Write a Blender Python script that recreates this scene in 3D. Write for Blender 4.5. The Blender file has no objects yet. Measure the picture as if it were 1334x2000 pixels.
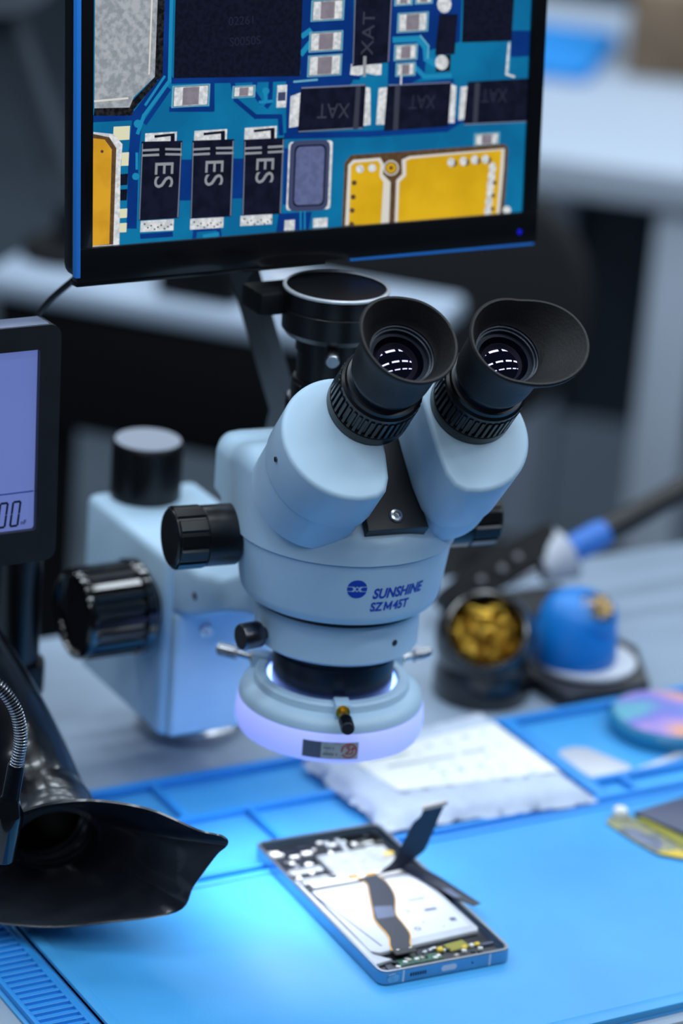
# Repair bench with a stereo microscope: every object is built in mesh code.
# Geometry is written in millimetres in a bench frame: x along the bench, y away
# from the user, z up, z = 0 on the work field of the blue mat.
import bpy, bmesh, math, random
from mathutils import Vector, Matrix

random.seed(7)
K = 0.001
scene = bpy.context.scene
COL = scene.collection
R = math.radians

# ---------------------------------------------------------------- camera
cam_d = bpy.data.cameras.new('camera')
cam = bpy.data.objects.new('camera', cam_d)
COL.objects.link(cam)
cam_d.sensor_fit = 'VERTICAL'
cam_d.sensor_height = 36.0
cam_d.lens = 36.0 * 6000.0 / 2000.0
cam_d.clip_start = 0.05
cam_d.clip_end = 60
_r = Vector((0.86900638, -0.48934922, 0.07324788))
_u = Vector((0.11675159, 0.34664377, 0.93070251))
_f = Vector((0.48082947, 0.80023461, -0.35836795))
cam.matrix_world = Matrix(((_r.x, _u.x, -_f.x, -0.74054786),
                           (_r.y, _u.y, -_f.y, -1.22921906),
                           (_r.z, _u.z, -_f.z, 0.757),
                           (0, 0, 0, 1)))
cam_d.dof.use_dof = True
cam_d.dof.focus_distance = 1.455
cam_d.dof.aperture_fstop = 4.2
cam_d.dof.aperture_blades = 0
scene.camera = cam

# ---------------------------------------------------------------- world, lights, exposure
w = bpy.data.worlds.new('room_ambient')
scene.world = w
w.use_nodes = True
bg = w.node_tree.nodes['Background']
bg.inputs[0].default_value = (0.30, 0.42, 0.62, 1)
bg.inputs[1].default_value = 0.09

def area(name, loc, rot, sx, sy, power, color):
    d = bpy.data.lights.new(name, 'AREA')
    d.shape = 'RECTANGLE'
    d.size, d.size_y = sx, sy
    d.energy = power
    d.color = color
    o = bpy.data.objects.new(name, d)
    COL.objects.link(o)
    o.location = loc
    o.rotation_euler = rot
    return o

# rows of ceiling lamps of the workshop, 2.0 m above the bench
for ix in range(-2, 4):
    for iy in range(-2, 4):
        area('ceiling_tube_lamp', (ix * 0.85 + 0.1, iy * 0.95 - 0.1, 2.0), (0, 0, 0), 0.6, 0.16, 5.8, (0.80, 0.91, 1.0))

vs = scene.view_settings
vs.view_transform = 'Standard'
try:
    vs.look = 'None'
except Exception:
    pass
vs.exposure = 0.0
vs.gamma = 1.0
vs.use_curve_mapping = False

# ---------------------------------------------------------------- materials
def lin(h):
    h = h.lstrip('#')
    c = [int(h[i:i + 2], 16) / 255 for i in (0, 2, 4)]
    return tuple(x / 12.92 if x <= .04045 else ((x + .055) / 1.055) ** 2.4 for x in c) + (1,)

MATS = {}
def mat(name, color, rough=.5, metal=0., var=0., vscale=60., bump=0., bscale=900., coat=0.,
        emit=None, estr=0., alpha=None, trans=0., spec=.5, aniso=None, color2=None, sss=0.):
    m = bpy.data.materials.new(name)
    m.use_nodes = True
    nt = m.node_tree
    b = nt.nodes['Principled BSDF']
    c = lin(color)
    b.inputs['Base Color'].default_value = c
    b.inputs['Roughness'].default_value = rough
    b.inputs['Metallic'].default_value = metal
    b.inputs['Coat Weight'].default_value = coat
    b.inputs['Specular IOR Level'].default_value = spec
    b.inputs['Transmission Weight'].default_value = trans
    tc = nt.nodes.new('ShaderNodeTexCoord')
    if var > 0 or color2:
        n = nt.nodes.new('ShaderNodeTexNoise')
        n.inputs['Scale'].default_value = vscale
        n.inputs['Detail'].default_value = 6
        nt.links.new(tc.outputs['Object'], n.inputs['Vector'])
        rp = nt.nodes.new('ShaderNodeValToRGB')
        d = lin(color2) if color2 else tuple(x * (1 - var) for x in c[:3]) + (1,)
        e = c if color2 else tuple(min(1, x * (1 + var)) for x in c[:3]) + (1,)
        rp.color_ramp.elements[0].color = d
        rp.color_ramp.elements[0].position = .35
        rp.color_ramp.elements[1].color = e
        rp.color_ramp.elements[1].position = .65
        nt.links.new(n.outputs['Fac'], rp.inputs['Fac'])
        nt.links.new(rp.outputs['Color'], b.inputs['Base Color'])
        if emit:
            nt.links.new(rp.outputs['Color'], b.inputs['Emission Color'])
    if emit:
        if not (var > 0 or color2):
            b.inputs['Emission Color'].default_value = lin(emit)
        b.inputs['Emission Strength'].default_value = estr
    if bump > 0:
        n2 = nt.nodes.new('ShaderNodeTexNoise')
        n2.inputs['Scale'].default_value = bscale
        n2.inputs['Detail'].default_value = 4
        nt.links.new(tc.outputs['Object'], n2.inputs['Vector'])
        bp = nt.nodes.new('ShaderNodeBump')
        bp.inputs['Strength'].default_value = bump
        bp.inputs['Distance'].default_value = .0005
        nt.links.new(n2.outputs['Fac'], bp.inputs['Height'])
        nt.links.new(bp.outputs['Normal'], b.inputs['Normal'])
    MATS[name] = m
    return m

mat('scope_paint', '#b4d2e9', .42, var=.03, vscale=30, bump=.10, bscale=2200)
mat('black_plastic', '#0b0d12', .45, bump=.1, bscale=1500)
mat('black_gloss', '#050608', .16, coat=.6, var=.2, vscale=50)
mat('black_satin', '#06070a', .32, var=.25, vscale=80)
mat('black_metal', '#0d1118', .28, metal=.5, var=.15, vscale=80)
mat('blue_black', '#101a2a', .33, metal=.35, var=.12, vscale=60)
mat('rubber', '#0c0d10', .62, var=.35, vscale=160, bump=.35, bscale=700)
mat('steel', '#b9bcc2', .25, metal=1., var=.1, vscale=300)
mat('cap_grey', '#8b92a0', .5)
mat('dark_steel', '#5d5c62', .3, metal=1., var=.1, vscale=300)
mat('brass', '#e2b84c', .35, metal=1., var=.25, vscale=400)
mat('gold', '#d9a441', .3, metal=1.)
mat('lens_glass', '#04040a', .03, coat=1., spec=.9)
MATS['lens_glass'].node_tree.nodes['Principled BSDF'].inputs['Specular Tint'].default_value = (.62, .55, 1., 1)
MATS['lens_glass'].node_tree.nodes['Principled BSDF'].inputs['Coat Tint'].default_value = (.8, .75, 1., 1)
mat('logo_blue', '#0b3fb4', .45)
mat('mat_blue', '#46a2e2', .4, var=.06, vscale=14, bump=.25, bscale=1600)
mat('mat_blue_wall', '#2a8ede', .5, var=.05, vscale=20, bump=.2, bscale=1500)
mat('bench_top', '#8fa0b4', .42, var=.10, vscale=9, bump=.15, bscale=500)
mat('bench_edge', '#3a424c', .5, var=.1)
mat('diffuser', '#c4ccff', .5, emit='#929fff', estr=.62)
mat('led', '#ffffff', .5, emit='#e8efff', estr=7)
mat('led_glow', '#ffffff', .5, emit='#7fa0ff', estr=3.5)
mat('screw_hole', '#10141a', .5)
mat('sticker_silver', '#b5b8b8', .35, metal=.2, var=.12, vscale=350)
mat('sticker_dark', '#565b70', .5)
mat('print_grey', '#6d7178', .6)
mat('print_red', '#a8453e', .5)
mat('bezel', '#07080b', .22, coat=.3, var=.1, vscale=40)
mat('bezel_side', '#0a0c10', .35, var=.1)
mat('blue_strip', '#2a86e8', .3)
mat('lcd', '#3a4468', .4, emit='#7285cf', estr=.62)
mat('lcd_ink', '#10163c', .5)
mat('lcd_ink_faint', '#3c55a8', .5)
mat('case_grey', '#1a1c20', .38, var=.12, vscale=90)
mat('power_led', '#0510a0', .4, emit='#0a10c8', estr=.5)
mat('fume_plastic', '#14171e', .26, coat=.3, color2='#2a2e36', vscale=22, bump=.15, bscale=260)
mat('fume_tube', '#0b0c12', .26, coat=.4, var=.25, vscale=40)
mat('phone_frame', '#86a6bd', .26, metal=.9, var=.06)
mat('phone_rim', '#8f9298', .3, metal=.8)
mat('phone_dark', '#15181f', .35, color2='#0a0b10', vscale=150)
mat('battery', '#b9bec6', .38, var=.05, vscale=70)
mat('battery_side', '#9da3aa', .3, metal=.6)
mat('flex', '#1c2232', .35, var=.12, vscale=90)
mat('flex_grey', '#566078', .4, var=.1)
mat('shield_can', '#c9cdd2', .3, metal=.75, var=.12, vscale=200)
mat('chip_dark', '#171b24', .4, var=.2, vscale=300)
mat('pcb_green', '#2f5b4a', .45, var=.3, vscale=500)
mat('olive_tape', '#8b8722', .4)
mat('yellow_part', '#e4c23a', .4)
mat('white_part', '#e6e6e2', .4)
mat('ceramic', '#b3aaa0', .45)
mat('foam_white', '#bcc8da', .65, var=.05, vscale=60, bump=.6, bscale=160)
mat('paper_white', '#eef1ec', .6)
mat('label_white', '#cfd3da', .5)
mat('rim_highlight', '#c9ced6', .35, metal=.3)
mat('print_faint', '#b4bcc2', .6)
mat('disc_film', '#a99ad0', .2, metal=.15)
mat('teal_case', '#1a7fa8', .3, coat=.3)
mat('grey_blob', '#c3c6cf', .4, metal=.2)
mat('scrap_pcb', '#6e7690', .45, var=.25, vscale=120)
mat('scrap_gold', '#a9a56a', .4, metal=.3, color2='#6f7680', vscale=180)
mat('scrap_dark', '#4a5068', .45)
mat('cup_black', '#08090c', .22, coat=.5)
mat('silicone_blue', '#0a78cc', .4, var=.05)
mat('iron_blue', '#2a6fc8', .4)
mat('white_enamel', '#c4cad6', .35)
mat('base_dark', '#24262c', .45, var=.15)
mat('floor_vinyl', '#46515c', .55, var=.12, vscale=2.5)
mat('wall_paint', '#3a424c', .8, var=.05, vscale=2)
mat('far_top', '#a8b8cc', .4, var=.05, vscale=5)
mat('far_black', '#04060a', .6, spec=.25)
mat('white_post', '#b0bccc', .45)
mat('cloth_blue', '#0a86d6', .6, var=.05)
mat('card_tan', '#9c8468', .7, color2='#6d5a48', vscale=8)
mat('chair_fabric', '#14171c', .8, bump=.4, bscale=600)
mat('chair_grey', '#39424c', .7, bump=.3, bscale=600)

# the monitor shows a magnified circuit board: flat colours that give off light
for n_, c_, s_, c2_, vs_ in (('teal', '#0f7fb2', .8, '#0b6ea2', 25), ('teal2', '#1f93c4', .8, None, 0), ('cyan', '#6fb9d6', .8, None, 0),
                 ('navy', '#0a3f93', .75, '#083583', 40), ('chip', '#14182c', .8, '#0e1122', 500), ('chip2', '#171a30', .8, '#0f1224', 160),
                 ('shade', '#2a2b2e', .8, '#0d0e10', 500), ('silver', '#b2b8be', .85, '#929ba3', 300), ('pale', '#dcd9d2', .9, None, 0),
                 ('cream', '#e2e2c0', .9, None, 0), ('white', '#e8ebee', .9, '#c3c9ce', 450), ('brown', '#6a5038', .8, '#59432f', 400),
                 ('amber', '#dfa62c', .9, '#cf9824', 60), ('gold', '#dfb21c', .95, '#cfa316', 30), ('edge', '#7f88a4', .8, None, 0),
                 ('grey', '#9aa0a8', .8, None, 0), ('dim', '#3d4152', .8, None, 0), ('slate', '#6a74a0', .8, '#5f6994', 300),
                 ('slate2', '#454d72', .8, None, 0), ('faint', '#23273c', .8, None, 0), ('dim2', '#2e3244', .8, None, 0), ('cap', '#8f8894', .85, '#857e8a', 300)):
    m_ = mat('picture_' + n_, '#000000', .25, coat=0)
    nt_ = m_.node_tree
    b_ = nt_.nodes['Principled BSDF']
    b_.inputs['Emission Strength'].default_value = s_
    b_.inputs['Emission Color'].default_value = lin(c_)
    if c2_:
        t_ = nt_.nodes.new('ShaderNodeTexCoord')
        z_ = nt_.nodes.new('ShaderNodeTexNoise')
        z_.inputs['Scale'].default_value = vs_
        z_.inputs['Detail'].default_value = 5
        q_ = nt_.nodes.new('ShaderNodeValToRGB')
        q_.color_ramp.elements[0].position = .4
        q_.color_ramp.elements[1].position = .6
        q_.color_ramp.elements[0].color = lin(c2_)
        q_.color_ramp.elements[1].color = lin(c_)
        nt_.links.new(t_.outputs['Object'], z_.inputs['Vector'])
        nt_.links.new(z_.outputs['Fac'], q_.inputs['Fac'])
        nt_.links.new(q_.outputs['Color'], b_.inputs['Emission Color'])

# ---------------------------------------------------------------- shape helpers (mm), each returns (verts, faces)
def join(*vfs):
    V, F = [], []
    for v, f in vfs:
        o = len(V)
        V += [Vector(p) for p in v]
        F += [tuple(i + o for i in q) for q in f]
    return V, F

def xf(vf, M):
    return [M @ Vector(p) for p in vf[0]], vf[1]

def mv(vf, x=0, y=0, z=0, rz=0):
    return xf(vf, Matrix.Translation((x, y, z)) @ Matrix.Rotation(R(rz), 4, 'Z'))

def from_bm(bm):
    bm.verts.ensure_lookup_table()
    bm.verts.index_update()
    vf = [v.co.copy() for v in bm.verts], [tuple(v.index for v in f.verts) for f in bm.faces]
    bm.free()
    return vf

def box(x0, x1, y0, y1, z0, z1, b=0, seg=2):
    bm = bmesh.new()
    bmesh.ops.create_cube(bm, size=1)
    for v in bm.verts:
        v.co = Vector(((x0 + x1) / 2 + v.co.x * (x1 - x0), (y0 + y1) / 2 + v.co.y * (y1 - y0), (z0 + z1) / 2 + v.co.z * (z1 - z0)))
    if b:
        bmesh.ops.bevel(bm, geom=list(bm.edges), offset=b, segments=seg, affect='EDGES', profile=.5)
    return from_bm(bm)

def prism(pts, z0, z1, b=0, seg=2):
    """extrude a plan outline [(x, y)] from z0 to z1; b rounds the rims"""
    bm = bmesh.new()
    lo = [bm.verts.new((x, y, z0)) for x, y in pts]
    hi = [bm.verts.new((x, y, z1)) for x, y in pts]
    n = len(pts)
    bm.faces.new(lo[::-1])
    top = bm.faces.new(hi)
    for i in range(n):
        bm.faces.new((lo[i], lo[(i + 1) % n], hi[(i + 1) % n], hi[i]))
    bmesh.ops.recalc_face_normals(bm, faces=list(bm.faces))
    if b:
        e = [e for e in bm.edges if abs(e.verts[0].co.z - e.verts[1].co.z) < 1e-6]
        bmesh.ops.bevel(bm, geom=e, offset=b, segments=seg, affect='EDGES', profile=.5)
    return from_bm(bm)

def lathe(prof, n=64):
    """revolve [(r, z)] round the z axis; r = 0 closes an end"""
    V, F, rings = [], [], []
    for r, z in prof:
        if r < 1e-6:
            rings.append([len(V)])
            V.append(Vector((0, 0, z)))
        else:
            rings.append(list(range(len(V), len(V) + n)))
            V += [Vector((r * math.cos(2 * math.pi * i / n), r * math.sin(2 * math.pi * i / n), z)) for i in range(n)]
    for a, b in zip(rings, rings[1:]):
        for i in range(n):
            j = (i + 1) % n
            if len(a) == 1 and len(b) == 1:
                continue
            if len(a) == 1:
                F.append((a[0], b[j], b[i]))
            elif len(b) == 1:
                F.append((a[i], a[j], b[0]))
            else:
                F.append((a[i], a[j], b[j], b[i]))
    return V, F

def gear(r0, r1, n, z0, z1, b=.8, duty=.5):
    """ribbed grip: n ribs standing from r0 to r1"""
    pts = []
    for i in range(n):
        for t, r in ((0, r0), (.12, r1), (duty - .02, r1), (duty + .1, r0)):
            a = 2 * math.pi * (i + t) / n
            pts.append((r * math.cos(a), r * math.sin(a)))
    return prism(pts, z0, z1, b, 1)

def sweep(path, rad, n=12, closed_ends=True):
    path = [Vector(p) for p in path]
    V, F = [], []
    up = Vector((0, 0, 1))
    prev = None
    for i, p in enumerate(path):
        t = (path[min(i + 1, len(path) - 1)] - path[max(i - 1, 0)]).normalized()
        if prev is None:
            a = t.cross(up if abs(t.z) < .9 else Vector((1, 0, 0))).normalized()
        else:
            a = (prev - t * prev.dot(t)).normalized()
        prev = a
        b = t.cross(a)
        r = rad[i] if isinstance(rad, (list, tuple)) else rad
        V += [p + (a * math.cos(2 * math.pi * k / n) + b * math.sin(2 * math.pi * k / n)) * r for k in range(n)]
    for i in range(len(path) - 1):
        for k in range(n):
            F.append((i * n + k, i * n + (k + 1) % n, (i + 1) * n + (k + 1) % n, (i + 1) * n + k))
    if closed_ends:
        F.append(tuple(range(n))[::-1])
        F.append(tuple(range((len(path) - 1) * n, len(path) * n)))
    return V, F

def spline(pts, k=8):
    """Catmull-Rom through points"""
    P = [Vector(p) for p in pts]
    P = [P[0] * 2 - P[1]] + P + [P[-1] * 2 - P[-2]]
    out = []
    for i in range(1, len(P) - 2):
        for j in range(k):
            t = j / k
            a, b, c, d = P[i - 1], P[i], P[i + 1], P[i + 2]
            out.append(.5 * (2 * b + (c - a) * t + (2 * a - 5 * b + 4 * c - d) * t * t + (3 * b - a - 3 * c + d) * t ** 3))
    out.append(P[-2])
    return out

def axis_m(origin, z, x=None):
    """matrix with its z axis along z at origin"""
    z = Vector(z).normalized()
    x = Vector(x) if x is not None else (Vector((1, 0, 0)) if abs(z.x) < .9 else Vector((0, 1, 0)))
    x = (x - z * x.dot(z)).normalized()
    y = z.cross(x)
    o = Vector(origin)
    return Matrix(((x.x, y.x, z.x, o.x), (x.y, y.y, z.y, o.y), (x.z, y.z, z.z, o.z), (0, 0, 0, 1)))

def rrect(w, h, r, n=6, cx=0, cy=0):
    pts = []
    for sx, sy, a0 in ((1, 1, 0), (-1, 1, 90), (-1, -1, 180), (1, -1, 270)):
        for i in range(n + 1):
            a = R(a0 + 90 * i / n)
            pts.append((cx + sx * (w / 2 - r) + r * math.cos(a), cy + sy * (h / 2 - r) + r * math.sin(a)))
    return pts

def shell(loop_a, loop_b):
    n = len(loop_a)
    return list(loop_a) + list(loop_b), [(i, (i + 1) % n, n + (i + 1) % n, n + i) for i in range(n)]

def loft(loops, cap0=True, cap1=True):
    n = len(loops[0])
    V = [Vector(p) for L in loops for p in L]
    F = [(i * n + k, i * n + (k + 1) % n, (i + 1) * n + (k + 1) % n, (i + 1) * n + k) for i in range(len(loops) - 1) for k in range(n)]
    if cap0:
        F.append(tuple(range(n))[::-1])
    if cap1:
        F.append(tuple(range((len(loops) - 1) * n, len(loops) * n)))
    return V, F

# ---------------------------------------------------------------- scene-graph helpers
def world_of(o):
    p = Vector((0, 0, 0))
    while o is not None:
        p += o.location
        o = o.parent
    return p

def mesh_data(name, vf, m, smooth=True, ang=32, origin=Vector((0, 0, 0)), fm=None, fix=True):
    me = bpy.data.meshes.new(name)
    me.from_pydata([(Vector(p) * K - origin)[:] for p in vf[0]], [], vf[1])
    for x in (m if isinstance(m, (list, tuple)) else [m]):
        me.materials.append(MATS[x])
    if fm:
        me.polygons.foreach_set('material_index', fm)
    if fix:
        bm = bmesh.new()
        bm.from_mesh(me)
        bmesh.ops.recalc_face_normals(bm, faces=list(bm.faces))
        bm.to_mesh(me)
        bm.free()
    if smooth:
        me.polygons.foreach_set('use_smooth', [True] * len(me.polygons))
        me.set_sharp_from_angle(angle=R(ang))
    me.update()
    return me

def part(name, vf, m, parent=None, loc=None, label=None, **kw):
    """one mesh object; vertices are in bench mm, the origin sits at loc (mm) or at the parent's base"""
    pw = world_of(parent) if parent is not None else Vector((0, 0, 0))
    org = Vector(loc) * K if loc is not None else pw
    o = bpy.data.objects.new(name, mesh_data(name, vf, m, origin=org, **kw))
    COL.objects.link(o)
    o.parent = parent
    o.location = org - pw
    if label:
        o['label'] = label
    return o

def tag(o, label, cat, group=None, kind=None):
    o['label'] = label
    o['category'] = cat
    if group:
        o['group'] = group
    if kind:
        o['kind'] = kind
    return o

def thing(name, label, cat, loc, group=None):
    o = bpy.data.objects.new(name, None)
    COL.objects.link(o)
    o.empty_display_size = .02
    o.location = Vector(loc) * K
    return tag(o, label, cat, group)

def structure(name, vf, m, label, **kw):
    o = part(name, vf, m, **kw)
    o['kind'] = 'structure'
    o['label'] = label
    return o

def text_vf(s, size, bold=.0, align='CENTER', depth=.15, shear=0.):
    """lettering as flat geometry in the xy plane, mm"""
    cu = bpy.data.curves.new('lettering', 'FONT')
    cu.body = s
    cu.size = size
    cu.align_x = align
    cu.align_y = 'CENTER'
    cu.offset = bold
    cu.shear = shear
    cu.extrude = depth / 2
    cu.resolution_u = 4
    o = bpy.data.objects.new('lettering', cu)
    COL.objects.link(o)
    dg = bpy.context.evaluated_depsgraph_get()
    me = o.evaluated_get(dg).to_mesh()
    vf = [v.co.copy() for v in me.vertices], [tuple(p.vertices) for p in me.polygons]
    o.to_mesh_clear()
    bpy.data.objects.remove(o)
    bpy.data.curves.remove(cu)
    return vf

def stroke(pts, wd):
    fs = []
    for a, b in zip(pts, pts[1:]):
        a, b = Vector(a + (0,)), Vector(b + (0,))
        t_ = (b - a).normalized()
        n_ = Vector((-t_.y, t_.x, 0)) * wd / 2
        t_ = t_ * wd * .3
        fs.append(([a - t_ - n_, b + t_ - n_, b + t_ + n_, a - t_ + n_], [(0, 1, 2, 3)]))
    return join(*fs)

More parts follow.
